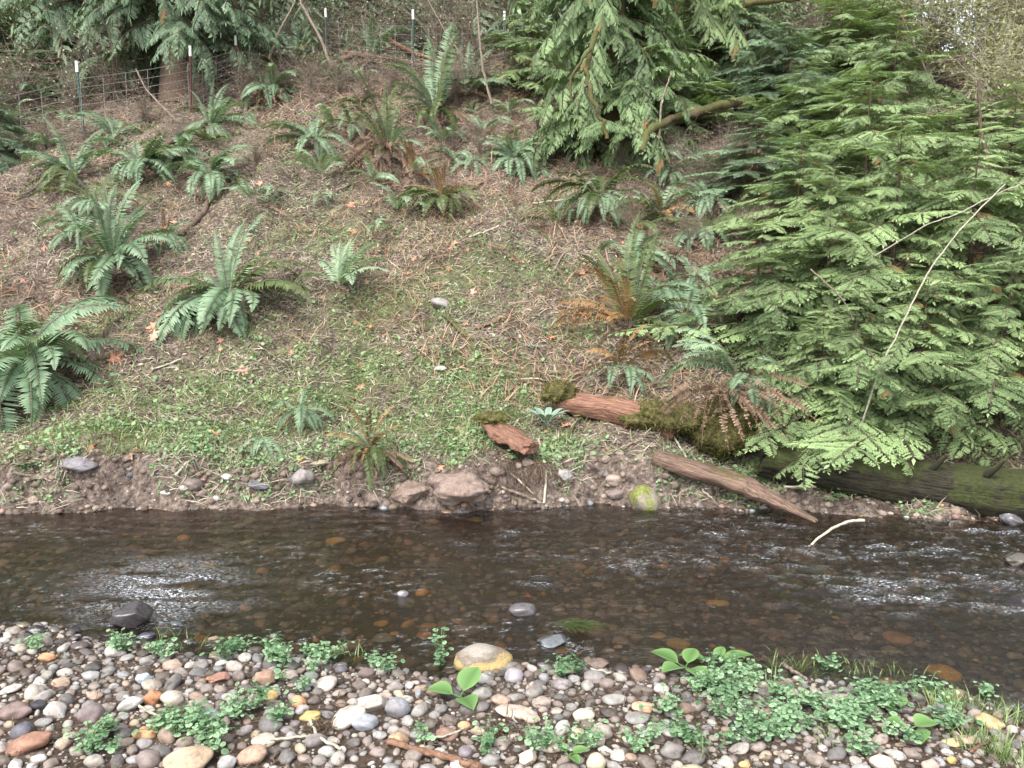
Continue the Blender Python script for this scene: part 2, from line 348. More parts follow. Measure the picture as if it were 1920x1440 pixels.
Fq = Fq[keep[Fq].all(1)]
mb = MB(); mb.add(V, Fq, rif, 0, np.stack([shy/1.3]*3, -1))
n = NT('creek_water'); gl = n.n('ShaderNodeBsdfGlossy'); gl.inputs['Roughness'].default_value = .03; gl.inputs['Color'].default_value = (1, 1, 1, 1)
tp = n.n('ShaderNodeBsdfTransparent'); tp.inputs['Color'].default_value = (.62, .54, .46, 1)
geo = n.n('ShaderNodeNewGeometry'); mp = n.n('ShaderNodeMapping'); mp.inputs['Scale'].default_value = (20, 62, 1); mp.inputs['Rotation'].default_value = (0, 0, R(12)); n.l(geo.outputs['Position'], mp.inputs[0])
b1 = n.n('ShaderNodeBump'); n.l(n.attr('col').outputs['Fac'], b1.inputs['Strength']); b1.inputs['Distance'].default_value = .016; n.l(n.noise(1, 4, .62, mp.outputs[0], .6), b1.inputs['Height'])
fr = n.n('ShaderNodeFresnel'); fr.inputs['IOR'].default_value = 1.5
n.l(b1.outputs[0], fr.inputs['Normal']); n.l(b1.outputs[0], gl.inputs['Normal'])
ms = n.n('ShaderNodeMixShader'); n.l(fr.outputs[0], ms.inputs[0]); n.l(tp.outputs[0], ms.inputs[1]); n.l(gl.outputs[0], ms.inputs[2])
foam_glint = n.n('ShaderNodeBsdfDiffuse'); foam_glint.inputs[0].default_value = (.52, .56, .60, 1)  # pale diffuse colour for froth and for the painted water glints
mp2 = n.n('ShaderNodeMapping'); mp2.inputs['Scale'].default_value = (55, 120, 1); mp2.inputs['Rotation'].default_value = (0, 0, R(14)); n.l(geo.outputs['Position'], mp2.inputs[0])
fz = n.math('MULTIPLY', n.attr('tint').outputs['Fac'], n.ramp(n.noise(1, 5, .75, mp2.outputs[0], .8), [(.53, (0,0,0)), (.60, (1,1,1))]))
ms2 = n.n('ShaderNodeMixShader'); n.l(n.math('MULTIPLY', fz, .9), ms2.inputs[0]); silt = n.n('ShaderNodeBsdfDiffuse'); silt.inputs[0].default_value = (.05, .042, .034, 1); ms0 = n.n('ShaderNodeMixShader'); ms0.inputs[0].default_value = .08; n.l(tp.outputs[0], ms0.inputs[1]); n.l(silt.outputs[0], ms0.inputs[2]); n.l(ms0.outputs[0], ms.inputs[1]); n.l(ms.outputs[0], ms2.inputs[1]); n.l(foam_glint.outputs[0], ms2.inputs[2])
n.l(ms2.outputs[0], n.out.inputs[0]); n.t.nodes.remove(n.b)
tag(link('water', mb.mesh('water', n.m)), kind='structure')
# ---------------- fern fronds ----------------
def rotz(a): c, s = math.cos(a), math.sin(a); return np.array([[c, -s, 0], [s, c, 0], [0, 0, 1.]])
def rotx(a): c, s = math.cos(a), math.sin(a); return np.array([[1., 0, 0], [0, c, -s], [0, s, c]])
def roty(a): c, s = math.cos(a), math.sin(a); return np.array([[c, 0, s], [0, 1., 0], [-s, 0, c]])
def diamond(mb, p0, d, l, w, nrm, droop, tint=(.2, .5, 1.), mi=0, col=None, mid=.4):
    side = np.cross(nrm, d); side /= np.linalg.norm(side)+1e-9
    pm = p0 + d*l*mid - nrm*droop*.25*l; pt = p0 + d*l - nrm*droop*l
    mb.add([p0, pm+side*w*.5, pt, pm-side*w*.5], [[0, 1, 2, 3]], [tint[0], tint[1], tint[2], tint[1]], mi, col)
def frond(L, a0, a1, plen, seed, npair=36, pw=1.5, ragged=.12, twist=0., side=0., mat='fern', power=1.2, dr=.25):
    r = np.random.default_rng(seed); mb = MB(); n = 24
    s = np.linspace(0, 1, n); ang = a0 + (a1-a0)*s**power
    P = np.zeros((n, 3)); st = L/(n-1)
    for i in range(1, n):
        yw = side*s[i]; P[i] = P[i-1] + st*np.array([math.cos(ang[i])*math.cos(yw), math.cos(ang[i])*math.sin(yw), math.sin(ang[i])])
    mb.tube(P, np.linspace(.0035, .001, n)*(L/.7), 3, .35, 1)
    sp = L*.9/npair
    for k in range(npair):
        q = .12 + .88*(k+.5)/npair; x = q*(n-1); i = min(int(x), n-2); p = P[i] + (P[i+1]-P[i])*(x-i)
        T = P[i+1]-P[i]; T /= np.linalg.norm(T); Y = np.cross(np.array([0, 0, 1.]), T)
        Y = Y/np.linalg.norm(Y) if np.linalg.norm(Y) > 1e-3 else np.array([0, 1., 0]); N = np.cross(T, Y)
        tw = twist*q; Y, N = Y*math.cos(tw)+N*math.sin(tw), N*math.cos(tw)-Y*math.sin(tw)
        prof = min(1, (q-.06)/.22)**.6 * (1-max(0, (q-.5)/.5)**1.7*.93)
        for sgn in (-1, 1):
            if r.random() < ragged*.5: continue
            l = plen*prof*r.uniform(.85, 1.08); d = Y*sgn + T*(.18+.5*q*q) + N*r.normal(0, .10); d /= np.linalg.norm(d)
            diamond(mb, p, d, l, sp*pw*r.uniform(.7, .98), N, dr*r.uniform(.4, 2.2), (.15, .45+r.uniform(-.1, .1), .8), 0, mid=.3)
    return mb.mesh('frond', [M[mat], M['straw'] if mat != 'dead' else M['dead']])
FR = {}
def frset(key, mat, specs):
    FR[key] = [frond(L, R(a0), R(a1), pl, 11*i+hash_(key), side=sd, twist=tw, mat=mat, npair=np_, pw=pw, ragged=rg, power=po) for i, (L, a0, a1, pl, sd, tw, np_, pw, rg, po) in enumerate(specs)]
def hash_(s): return sum(ord(c)*(i+3) for i, c in enumerate(s))
for key, mat in (('g', 'fern'), ('d', 'fern_dark'), ('p', 'fern_pale')):
    frset(key+'_droop', mat, [(.66, 76, -88, .088, .3, .3, 44, 1.35, .2, .55), (.62, 60, -86, .092, -.3, -.3, 40, 1.4, .2, .6), (.62, 78, -88, .082, 0, .1, 38, 1.4, .2, .6), (.7, 50, -80, .084, .2, -.2, 38, 1.45, .1, .65), (.7, 60, -70, .086, -.5, .5, 36, 1.45, .1, .9)])
    frset(key+'_arch', mat, [(.8, 68, -35, 0.104, .3, .3, 38, 1.4, .1, 1.3), (.72, 58, -45, 0.110, -.4, 0, 36, 1.45, .1, 1.2), (.66, 75, -20, 0.098, .1, -.4, 36, 1.4, .1, 1.4), (.85, 52, -50, 0.110, -.1, .4, 40, 1.4, .1, 1.3)])
    frset(key+'_up', mat, [(.85, 82, 30, 0.085, .3, .5, 40, 1.3, .15, 1.8), (.75, 76, 10, 0.091, -.3, -.5, 38, 1.3, .15, 1.6), (.9, 86, 45, 0.079, 0, 1.2, 42, 1.3, .15, 1.8)])
frset('dead', 'dead', [(.65, 30, -50, .045, .5, 2., 26, 1.1, .7, .5), (.55, 10, -46, .04, -.5, 3., 24, 1.1, .8, .5), (.7, 40, -55, .05, .2, -2.5, 26, 1.1, .6, .5), (.5, 20, -60, .04, -.8, 4., 22, 1.1, .8, .6), (.6, 5, -38, .035, .3, 5., 24, 1.0, .8, .6)])
frset('rust', 'rust', [(.75, 80, 20, 0.061, .3, .9, 36, 1.3, .3, 1.6), (.7, 60, -20, 0.067, -.3, -.7, 34, 1.3, .3, 1.3), (.65, 40, -60, 0.073, .4, 1.4, 32, 1.3, .4, 1.0)])
def put_fronds(root, kind, n, az0, azw, size, tilt=.12, nm='frond', rr=random, h=0.0):
    for k in range(n):
        a = az0 + azw*((k+.5)/n-.5)*2 + rr.uniform(-.18, .18)
        me = rr.choice(FR[kind]); s = size*rr.uniform(.78, 1.12)
        o = link(nm, me, root, (math.cos(a)*.02*size, math.sin(a)*.02*size, rr.uniform(0, .04)*size+h), (rr.gauss(0, tilt*1.6), rr.gauss(0, tilt*1.3), a), (s, s*rr.uniform(.75, 1.1), s*rr.uniform(.85, 1.1)))
def fern(px, py, size, spec, label, y=None, group='sword ferns on the bank', cat='fern', name='sword_fern', lift=.03):
    p, t = at(px, py) if y is None else aty(px, py, y)
    root = empty(name, (p.x, p.y, p.z+lift+.09*size), 0, label, cat, group)
    rr = random.Random(px*31+py); size *= 1.36
    if not any(k_[0].startswith('dead') for k_ in spec): spec = spec + [('dead:.75', 4, -90, 70)]
    for kind, n, az, w in spec:
        k = kind.split(':')[0]; sc = float(kind.split(':')[1]) if ':' in kind else 1.
        put_fronds(root, k, int(n*1.4+.5), R(az), R(w), size*sc, nm='dead_frond' if k == 'dead' else 'frond', rr=rr)
    return root
# azimuth 0 = right, 90 = away up the hill, -90 = towards the camera
FERNS = [
 (50,735,1.15,[('g_droop',13,-70,85),('g_arch',8,60,150),('d_droop',3,-140,30),('dead:.8',7,-90,60)],'large drooping sword fern at the left edge, overhanging the water'),
 (8,690,.7,[('d_droop',5,-30,60),('d_arch',5,60,120)],'dark olive fern cut off by the left edge, behind the large drooping fern'),
 (213,520,.86,[('g_droop',9,-80,75),('d_droop:.95',4,-110,30),('g_up:.95',7,80,90),('g_arch',5,20,120)],'tall fern with upright fronds over a hanging skirt, left of the bank middle'),
 (428,590,.9,[('g_droop',12,-100,60),('d_droop:1.1',4,-140,25),('g_up:.8',5,80,80),('d_arch',4,10,50),('g_arch:.8',3,150,40)],'fern with many broad fronds hanging down in a curtain, upright fronds behind'),
 (635,560,.62,[('p_up',6,60,80),('p_arch',6,50,110),('dead:.7',7,-90,50)],'thin pale fern with dead brown fronds at its foot, mid slope'),
 (563,790,.42,[('g_droop',6,-60,80),('g_arch:.8',3,80,100),('rust:.6',3,-90,60)],'small fern on the low bench left of the mossy clay lump'),
 (495,845,.36,[('g_droop',4,-90,50),('dead:.8',3,-60,50)],'little fern hanging over the bare earth edge'),
 (392,352,.72,[('g_droop',8,-50,70),('g_arch',7,60,130),('dead',6,-90,30)],'fern with blue-green fronds curling right, beside the fern row on the left slope'),
 (268,335,.78,[('g_droop',9,-80,80),('g_arch',7,80,120),('d_arch',3,0,60)],'broad fern in the middle of the left slope cluster'),
 (140,350,.8,[('g_arch',5,150,80),('d_droop',5,-110,50),('g_up:.9',3,90,60)],'sparse bluish fern at the left end of the cluster'),
 (150,455,.55,[('g_droop',5,-80,60),('g_arch',4,150,60)],'low fern under the cluster, left of the tall upright fern'),
 (395,255,.66,[('g_droop',8,-90,80),('g_up',4,80,70),('g_arch',4,10,60)],'fern just below the fence, above the curling fern'),
 (512,190,.85,[('g_droop',8,-90,100),('g_arch',7,40,130),('dead:1.2',10,-80,50)],'fern below the red fence post, brown skirt beneath'),
 (590,285,.72,[('g_arch',7,150,60),('g_droop',5,-50,70),('g_up:.7',3,80,60)],'fern with fronds reaching left, centre of the upper slope'),
 (728,300,.8,[('d_up',8,110,90),('g_arch:.8',4,20,70),('g_droop:.6',4,-60,50),('dead:1.5',22,-95,45)],'dark fern standing over a long rust-brown skirt of dead fronds'),
 (818,232,.9,[('g_up:1.3',4,110,50),('g_arch:1.1',6,130,70),('d_droop:.9',7,-40,100),('d_up',4,60,60),('dead',5,-80,50)],'big fern with one tall arching frond below the green fence post'),
 (850,308,.45,[('g_arch',4,150,60),('g_droop',4,-20,60)],'small spreading fern below the big arching fern'),
 (965,318,.66,[('g_droop',6,-90,90),('g_arch',7,120,70),('dead:.7',4,-60,60)],'fern with white-green fronds drooping downhill left of the centre cedar'),
 (828,395,.64,[('d_droop',11,-90,100),('d_arch',5,90,120),('rust:.8',4,-100,80)],'yellow-olive fern in the middle of the upper slope'),
 (1122,392,.74,[('g_droop:.95',10,-95,80),('d_arch',7,80,140),('d_droop',5,-140,50)],'dark glossy fern with broad blue-green hanging tips, under the centre cedar'),
 (1182,508,.62,[('g_arch',5,40,80),('g_droop',5,-50,60)],'bluish fern right of the dark glossy fern'),
 (1232,570,.6,[('g_droop',5,-60,60),('g_arch:.8',4,60,90)],'fern at the left edge of the cedar thicket, mid height'),
 (1178,640,.8,[('rust',7,100,90),('d_up:1.0',7,90,70),('rust:.9',5,-130,60),('d_arch:.8',4,10,60)],'rusty-tipped upright fern beside the red rotten log'),
 (1160,712,.5,[('rust',7,-80,90),('g_droop',4,-60,90),('dead:1',6,-70,80)],'half brown fern drooping onto the red rotten log'),
 (1385,742,.72,[('p_arch:.95',8,178,30),('g_droop:.7',6,-80,60),('dead:.9',12,-90,60)],'pale fern pointing left out of the cedar thicket'),
 (603,378,.3,[('g_droop',4,-50,80)],'tiny two-frond fern beside a pink maple leaf'),
 (312,465,.5,[('g_droop',5,-40,80),('g_arch',3,60,90),('rust:.8',4,-60,60)],'small half brown fern right of the tall upright fern'),
 (1078,300,.5,[('d_arch',6,90,140),('g_droop:.8',4,-90,60)],'small dark fern at the foot of the centre cedar'),
 (1140,260,.55,[('d_droop',6,-80,90),('g_arch',4,60,90)],'dark fern hanging from the centre cedar base'),
 (1215,312,.6,[('g_arch',7,60,140),('g_droop:.7',4,-90,60)],'fern right of the centre cedar below the mossy branch'),
 (1238,190,.7,[('g_arch',7,90,150),('g_droop:.8',3,-60,60)],'fern above the mossy branch, right of the centre cedar'),
 (1240,420,.62,[('p_arch',5,90,130),('d_arch',6,120,120),('rust:.9',4,-60,60)],'thin greenish fern above the heap of dead bracken'),
 (1290,500,.7,[('dead:1.1',14,-120,90),('dead',8,80,150)],'heap of dead brown fronds left of the cedar thicket'),
 (1345,760,.85,[('dead:.85',20,-90,70),('dead:.6',6,80,100)],'brown skirt of dead fronds hanging over the mossy log end'),
 (695,868,.42,[('rust',8,-90,80),('d_droop',5,-70,80),('dead:1.1',10,-90,70),('g_arch:.8',2,150,60)],'old fern stump with mossy brown fronds at the waterline'),
 (880,190,.75,[('g_arch',7,60,120),('g_up',3,90,80)],'fern beyond the big arching fern, near the fence'),
 (700,130,.9,[('g_arch',6,60,150),('g_up',3,90,80),('dead',6,-90,70)],'fern in the brush behind the wire mesh'),
 (900,110,.95,[('g_arch',8,90,160)],'fern behind the fence between the two white-tipped posts'),
 (560,140,.8,[('d_arch',7,60,150),('g_up',3,90,80)],'fern right beside the red fence post at the top'),
 (215,275,.75,[('g_arch',7,130,90),('g_droop:.7',4,-90,80)],'bluish fern against the bottom of the fence at left'),
 (75,200,.8,[('g_arch',6,70,150),('dead:.8',4,-80,60)],'fern behind the fence near the orange stump'),
 (1325,400,.7,[('g_droop',6,-100,70),('g_arch',6,120,90)],'fern tucked into the left flank of the cedar thicket'),
 (1285,612,.6,[('g_droop',6,-90,80),('g_arch',5,120,90)],'green fern just above the pale fern at the thicket edge'),
 (780,340,.5,[('g_arch',4,30,120),('rust',4,-60,90)],'thin fern between the brown skirt and the small spreading fern'),
 (1255,345,.6,[('g_arch',7,90,150),('g_droop:.8',5,-90,70)],'fern above the thin greenish fern, between the centre cedar and the thicket'),
 (1312,455,.62,[('g_droop',7,-100,80),('d_arch',5,80,120),('dead',6,-90,60)],'fern on the thicket flank above the dead bracken heap'),
 (1190,440,.45,[('d_arch',6,60,140),('rust:.8',4,-90,60)],'small dark fern right below the dark glossy fern'),
 (1300,545,.55,[('g_droop',6,-90,80),('p_arch',4,100,90)],'fern at the lower end of the dead bracken heap'),
 (335,300,.6,[('g_droop',6,-90,80),('g_arch',5,70,120)],'fern between the broad cluster fern and the curling fern'),
 (180,400,.62,[('g_droop',6,-110,70),('d_arch',6,90,120)],'fern filling the left cluster above the tall upright fern'),
 (660,250,.5,[('d_arch',6,100,140),('g_droop',4,-60,60),('dead',5,-90,60)],'small fern between the left-reaching fern and the big arching fern'),
 (905,260,.5,[('g_arch',5,60,120),('dead:1.2',10,-90,60)],'fern over brown dead fronds left of the centre cedar'),
 (1480,760,.6,[('g_droop',6,-100,60),('g_arch',4,90,120)],'fern under the thicket above the mossy log'),
]
for f in FERNS: fern(*f, y=5.80 if f[0] == 1385 else (5.72 if f[0] == 1345 else None))

# ---------------- conifer sprays, branches and trees ----------------
def make_spray(seed, L=.34, nf=9, lobes=True):
    r = np.random.default_rng(seed); mb = MB(); Z = np.array([0, 0, 1.]); n = 8
    s = np.linspace(0, 1, n); P = np.stack([s*L, np.sin(s*2+seed)*.012, -.22*L*s**2], -1)
    mb.tube(P, np.linspace(.0035, .0012, n), 3, .1, 1)
    for k in range(nf):
        q = .06 + .9*(k+.5)/nf; x = q*(n-1); i = min(int(x), n-2); p = P[i]+(P[i+1]-P[i])*(x-i); T = P[i+1]-P[i]; T /= np.linalg.norm(T)
        for sg in (-1, 1):
            if r.random() < .12: continue
            a = R(r.uniform(38, 58)); d = T*math.cos(a) + np.array([0, 1., 0])*sg*math.sin(a) + Z*r.normal(-.05, .10); d /= np.linalg.norm(d)
            l = L*.44*min(1, .55+q*1.6)*(1-q*.72)*r.uniform(.8, 1.15); dr = r.uniform(.25, .6)
            w = .015 if lobes else .030
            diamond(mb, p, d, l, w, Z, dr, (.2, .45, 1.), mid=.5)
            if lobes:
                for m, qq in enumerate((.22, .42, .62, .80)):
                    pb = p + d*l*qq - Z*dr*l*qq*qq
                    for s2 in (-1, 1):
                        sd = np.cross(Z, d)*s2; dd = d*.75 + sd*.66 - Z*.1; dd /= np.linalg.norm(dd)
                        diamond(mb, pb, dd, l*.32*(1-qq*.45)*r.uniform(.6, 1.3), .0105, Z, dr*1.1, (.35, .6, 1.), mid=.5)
    diamond(mb, P[-1], T, L*.16, .018, Z, .5, (.4, .7, 1.))
    return mb.arrays()
def tf(A, Rm, s, t, dt=0.):
    V, f, ti, mi = A; return V@Rm.T*s + t, f, ti+dt, mi
def addA(mb, A, dead=False):
    V, f, ti, mi = A
    if dead: mi = np.where(mi == 0, 2, mi)
    mb.v.append(V); mb.t.append(ti); mb.c.append(np.ones((len(V), 3))); mb.f4.append(f+mb.n); mb.m4.append(mi); mb.n += len(V)
def make_branch(seed, sprays, droop=.5, L=1.0, ns=15, ssz=1.15):
    r = np.random.default_rng(seed); mb = MB(); n = 12; s = np.linspace(0, 1, n)
    bend = r.normal(0, .12)
    P = np.stack([s*L, bend*s**2, .14*s-droop*s**2.0], -1)*1.; mb.tube(P, np.linspace(.010, .002, n), 4, .1, 1)
    for k in range(ns):
        q = .14 + .86*(k+.5)/ns; x = q*(n-1); i = min(int(x), n-2); p = P[i]+(P[i+1]-P[i])*(x-i); T = P[i+1]-P[i]
        pitch = -math.atan2(T[2], math.hypot(T[0], T[1])); yaw = math.atan2(T[1], T[0])
        sg = 1 if k % 2 else -1
        Rm = rotz(yaw + sg*R(r.uniform(35, 62)))@roty(pitch*.8+R(r.uniform(-4, 24)))@rotx(sg*R(r.uniform(-12, 22)))
        A = sprays[r.integers(len(sprays))]; addA(mb, tf(A, Rm, ssz*(1.1-.55*q)*r.uniform(.55, 1.2), p, r.uniform(-.22, .2)), r.random() < .05)
    Rm = rotz(math.atan2(T[1], T[0]))@roty(-math.atan2(T[2], math.hypot(T[0], T[1]))); addA(mb, tf(sprays[0], Rm, .8*ssz, P[-2]))
    return mb.arrays()
SPR = [make_spray(i, L_, n_) for i, (L_, n_) in enumerate(((.34, 10), (.40, 12), (.28, 9), (.46, 13), (.30, 8), (.36, 11), (.24, 8)))]; SPF = [make_spray(i+20, .42, 7, False) for i in range(4)]
BR = [make_branch(i, SPR, d) for i, d in enumerate((.25, .5, .65, .85, .40, .6, .1, 1.0))]
BF = [make_branch(i+40, SPF, d, ns=9, ssz=1.5) for i, d in enumerate((.4, .6, .75, .9))]
def make_crown(seed, Ht, rad, nb, branches, h0=.06, shape=.8, mat='cedar', lean=0.):
    r = np.random.default_rng(seed); mb = MB()
    for k in range(nb):
        q = h0 + (1-h0)*((k+r.uniform(0, 1))/nb); z = q*Ht; rr_ = rad*(1-q)**shape*r.uniform(.45, 1.3) + .10*rad
        az = k*2.399 + r.uniform(-.4, .4)
        Rm = rotz(az)@rotx(R(r.normal(0, 14)))@roty(R(r.uniform(-18, 34)) - R(28)*max(0, q-.6)/.4)
        addA(mb, tf(branches[r.integers(len(branches))], Rm, rr_, np.array([lean*q*q, 0, z]), r.uniform(-.22, .25)))
    return mb.mesh('crown', [M[mat], M['bark'], M['rust']])
def make_trunk(Ht, r0, seed, mat='bark', lean=0., k=8):
    r = np.random.default_rng(seed); n = 14; s = np.linspace(0, 1, n); mb = MB()
    P = np.stack([lean*s*s + .02*np.sin(s*9+seed), .02*np.cos(s*7+seed), s*Ht], -1); P[0, 2] = -.15
    mb.tube(P, r0*((1-s)**.8*.92+.05)*(1+.5*np.exp(-s*25)), k, 0, 0); return mb.mesh('trunk', M[mat])
CR = [make_crown(s, 3.0, 1.0, nb, BR, mat=m, shape=sh) for s, nb, m, sh in ((1, 62, 'cedar', .75), (2, 70, 'cedar', .9), (3, 56, 'cedar', .6), (4, 64, 'cedar_blue', .75))]
CRH = [CR[0], CR[1], CR[2]]
CF = [make_crown(s+50, 8.0, 2.4, 85, BF, mat='cedar_far', h0=.04, shape=.6) for s in range(3)]
TR = [make_trunk(3.0, .035, i) for i in range(3)]; TF = [make_trunk(8.0, .22, i+5, k=10) for i in range(2)]
def tree(px, py, sc, crown, trunk, label, y=None, group=None, name='cedar_sapling', cat='tree', wide=1., rz=None, x=None):
    if x is None:
        p, t = at(px, py) if y is None else aty(px, 720, y); xx, yy = p.x, (p.y if y is None else y)
    else: xx, yy = x, y
    z = Hs(xx, yy)-.03
    root = empty(name, (xx, yy, z), random.uniform(0, 6.28) if rz is None else rz, label, cat, group)
    link('trunk', trunk, root, sc=sc); link('crown', crown, root, sc=(sc*wide, sc*wide, sc)); return root
# the thicket on the right: (px, world y, scale, crown, width, label)
TH = [(1540,6.0,560,.72,1,'shortest sapling at the lower left end of the cedar thicket'),
 (1600,5.95,520,0.85,2,'low wide sapling just above the mossy log, middle of its length'),
 (1725,5.9,480,0.9,0,'wide sapling overhanging the right half of the mossy log'),
 (1880,5.95,450,0.95,1,'sapling at the right edge directly above the mossy log'),
 (1540,7.0,300,1.05,0,'sapling with drooping sprays behind the lowest row, left part of the thicket'),
 (1415,7.1,400,0.8,2,'sapling on the left flank of the thicket next to the pale fern'),
 (1660,7.1,200,1.1,1,'sapling in the middle of the thicket, crossed by a long pale stem'),
 (1800,7.0,215,1.1,2,'sapling right of the thicket middle with level tiers of sprays'),
 (1940,7.0,180,1.1,0,'sapling half cut off by the right edge of the photograph'),
 (2060,6.2,430,.95,2,'sapling beyond the right edge of the view above the log'),(2150,7.4,220,1.1,0,'tall sapling beyond the right edge of the view'),(2300,6.6,350,1.0,1,'sapling farthest right along the bank'),(2120,9.4,160,1.1,2,'back row sapling beyond the right edge of the view'),
 (1480,8.3,230,1.0,1,'sapling on the upper left flank of the thicket'),
 (1600,8.6,110,1.05,2,'slender sapling with a clear leader near the thicket top'),
 (1745,8.4,170,0.95,1,'sapling with a narrow dark stem and tiered sprays, right half of the thicket'),
 (1860,8.8,140,1.0,0,'sapling in the back row near the right edge'),
 (1570,10,120,1.1,0,'sapling in the back row left of the tallest leader'),
 (1640,10.4,15,1.0,2,'tallest sapling of the thicket, its leader rising to the brush'),
 (1400,9.6,200,0.85,3,'bluish sapling where the thicket meets the mossy branches'),
 (1785,10.8,190,0.95,2,'sapling in the back row below the tan brush'),
 (1930,10.5,200,0.9,1,'small sapling behind the right edge of the thicket')]
for px, y, top, rad, ci, lab in TH:
    q, _ = aty(px, 720, y); zt = aty(px, top, y)[0].z; sc = (zt-Hs(q.x, y))/3.05; tree(px, 0, sc, CR[ci], TR[ci % 3], lab, y=y, group='cedar saplings of the thicket', wide=rad*1.12/sc)
# ---------------- centre cedar, top-left cedar, far trees ----------------
def branch_mesh(seed, mat, n=1, set_=BR):
    mb = MB(); addA(mb, set_[seed % len(set_)]); return mb.mesh('branch', [M[mat], M['bark'], M['rust']])
BM = {m: [branch_mesh(i, m) for i in range(8)] for m in ('cedar', 'cedar_blue', 'cedar_mid')}
def big_cedar(px, py, r0, ht, nb, brlen, zlo, zhi, mat, label, azc=-90, azw=150, name='cedar_tree', y=None, lean=0., seed=1, tm='bark'):
    p, t = at(px, py); rr = random.Random(seed)
    root = empty(name, (p.x, p.y, p.z-.05), 0, label, 'tree')
    link('trunk', make_trunk(ht, r0, seed, tm, lean, 12), root)
    for k in range(nb):
        z = zlo + (zhi-zlo)*(k+.5)/nb; a = R(azc) + R(azw)*rr.uniform(-1, 1); l = brlen*rr.uniform(.7, 1.25)*(1-.35*(z/ht))
        link('branch', rr.choice(BM[mat]), root, (lean*(z/ht)**2 + math.cos(a)*r0*.5, math.sin(a)*r0*.5, z), (rr.uniform(-.2, .2), R(rr.uniform(-14, 26)), a), l)
    return root
big_cedar(1150,290,.17,8,210,.98,.10,4.6,'cedar_mid','dark-hearted cedar at top centre with sprays hanging to the slope',azw=170,seed=2,tm='bark_moss')
big_cedar(1330,170,.14,8,120,1.1,.15,4.5,'cedar','cedar at the top right of centre, above the mossy branch',azw=160,seed=3)
big_cedar(345,175,.26,10,90,1.3,.8,4.2,'cedar_blue','big cedar trunk behind the fence with bluish sprays hanging over the wires',azc=-110,azw=120,seed=4)
big_cedar(60,120,.15,9,90,1.3,.2,4.0,'cedar_blue','cedar in the top left corner behind the orange stump',azc=-80,azw=150,seed=5)
big_cedar(455,95,.17,9,14,1.5,1.6,4.4,'cedar_blue','bare-trunked cedar behind the top left fence line',azw=150,seed=6)
big_cedar(190,150,.10,8,46,1.4,.3,3.6,'cedar_blue','slim cedar between the orange stump and the big trunk',azw=150,seed=7)
FT = [(x_*1.15+.5, 16.2+(x_*7)%2) for x_ in (-13,-11,-9.2,-7.4,-5.7,-4.2,-2.8,-1.2,.3,1.7,3.1,4.4,5.8)] + [(-15,22),(-11,25),(-8.3,24),(-13,19.5),(-5,24.5),(2,24.5),(5.5,22),(-12,19),(-9.5,22),(-7.6,18.2),(-5.4,21),(-3.6,18.6),(-1.9,22),(-.4,18.8),(1.2,21.5),(2.6,18.6),(4.0,21),(5.3,18.2),(-14,26),(-6.8,27),(-3.0,28),(.6,27),(3.6,28.5),(7.0,23.5),(13.5,25),(11.2,31),(-10.5,30),(16.5,22),(-16.5,21),(-20,26),(20,28)]
FT = [q for q in FT if not .40 < q[0]/q[1] < .66]
for i, (x, y) in enumerate(FT):
    tree(0, 0, random.uniform(.75, 1.15), CF[i % 3], TF[i % 2], 'dark conifer standing in the wood beyond the fence', x=x, y=y, group='conifers beyond the fence', name='conifer', wide=random.uniform(.9, 1.2))
for px, y, top, rad, ci, lab in [(1450,11.6,20,1.1,3,'bluish sapling above the mossy branch at top right of centre'),(1540,12.4,-30,1.2,0,'sapling behind the thicket top, left of the tallest leader'),(1375,12.2,-40,1.1,3,'bluish sapling between the two cedars at the top'),(1600,13,-60,1.3,2,'sapling cut off by the top edge left of the pale sky gap'),(1255,11.4,60,1.0,0,'sapling right behind the centre cedar'),(1290,13,-40,1.2,1,'sapling behind the centre cedar cut off by the top edge'),(990,13.2,-20,1.1,1,'sapling left of the centre cedar beside the last fence post'),(25,11.3,150,.9,3,'bluish sapling at the left edge in front of the fence'),(230,14.6,10,1.1,3,'bluish sapling behind the fence left of the big cedar trunk'),(110,13.6,70,1.0,3,'bluish sapling behind the left white-tipped post'),(405,14.8,0,1.0,3,'bluish sapling behind the fence right of the big cedar trunk'),(480,15.2,-20,1.0,3,'bluish sapling behind the red fence posts'),(1480,10.6,110,.9,2,'sapling behind the grey boulder')]:
    q, _ = aty(px, 720, y); zt = aty(px, top, y)[0].z; sc = (zt-Hs(q.x, y))/3.05; tree(px, 0, sc, CR[ci], TR[ci % 3], lab, y=y, group='cedar saplings of the thicket' if px > 1400 else None, wide=rad*1.12/sc)
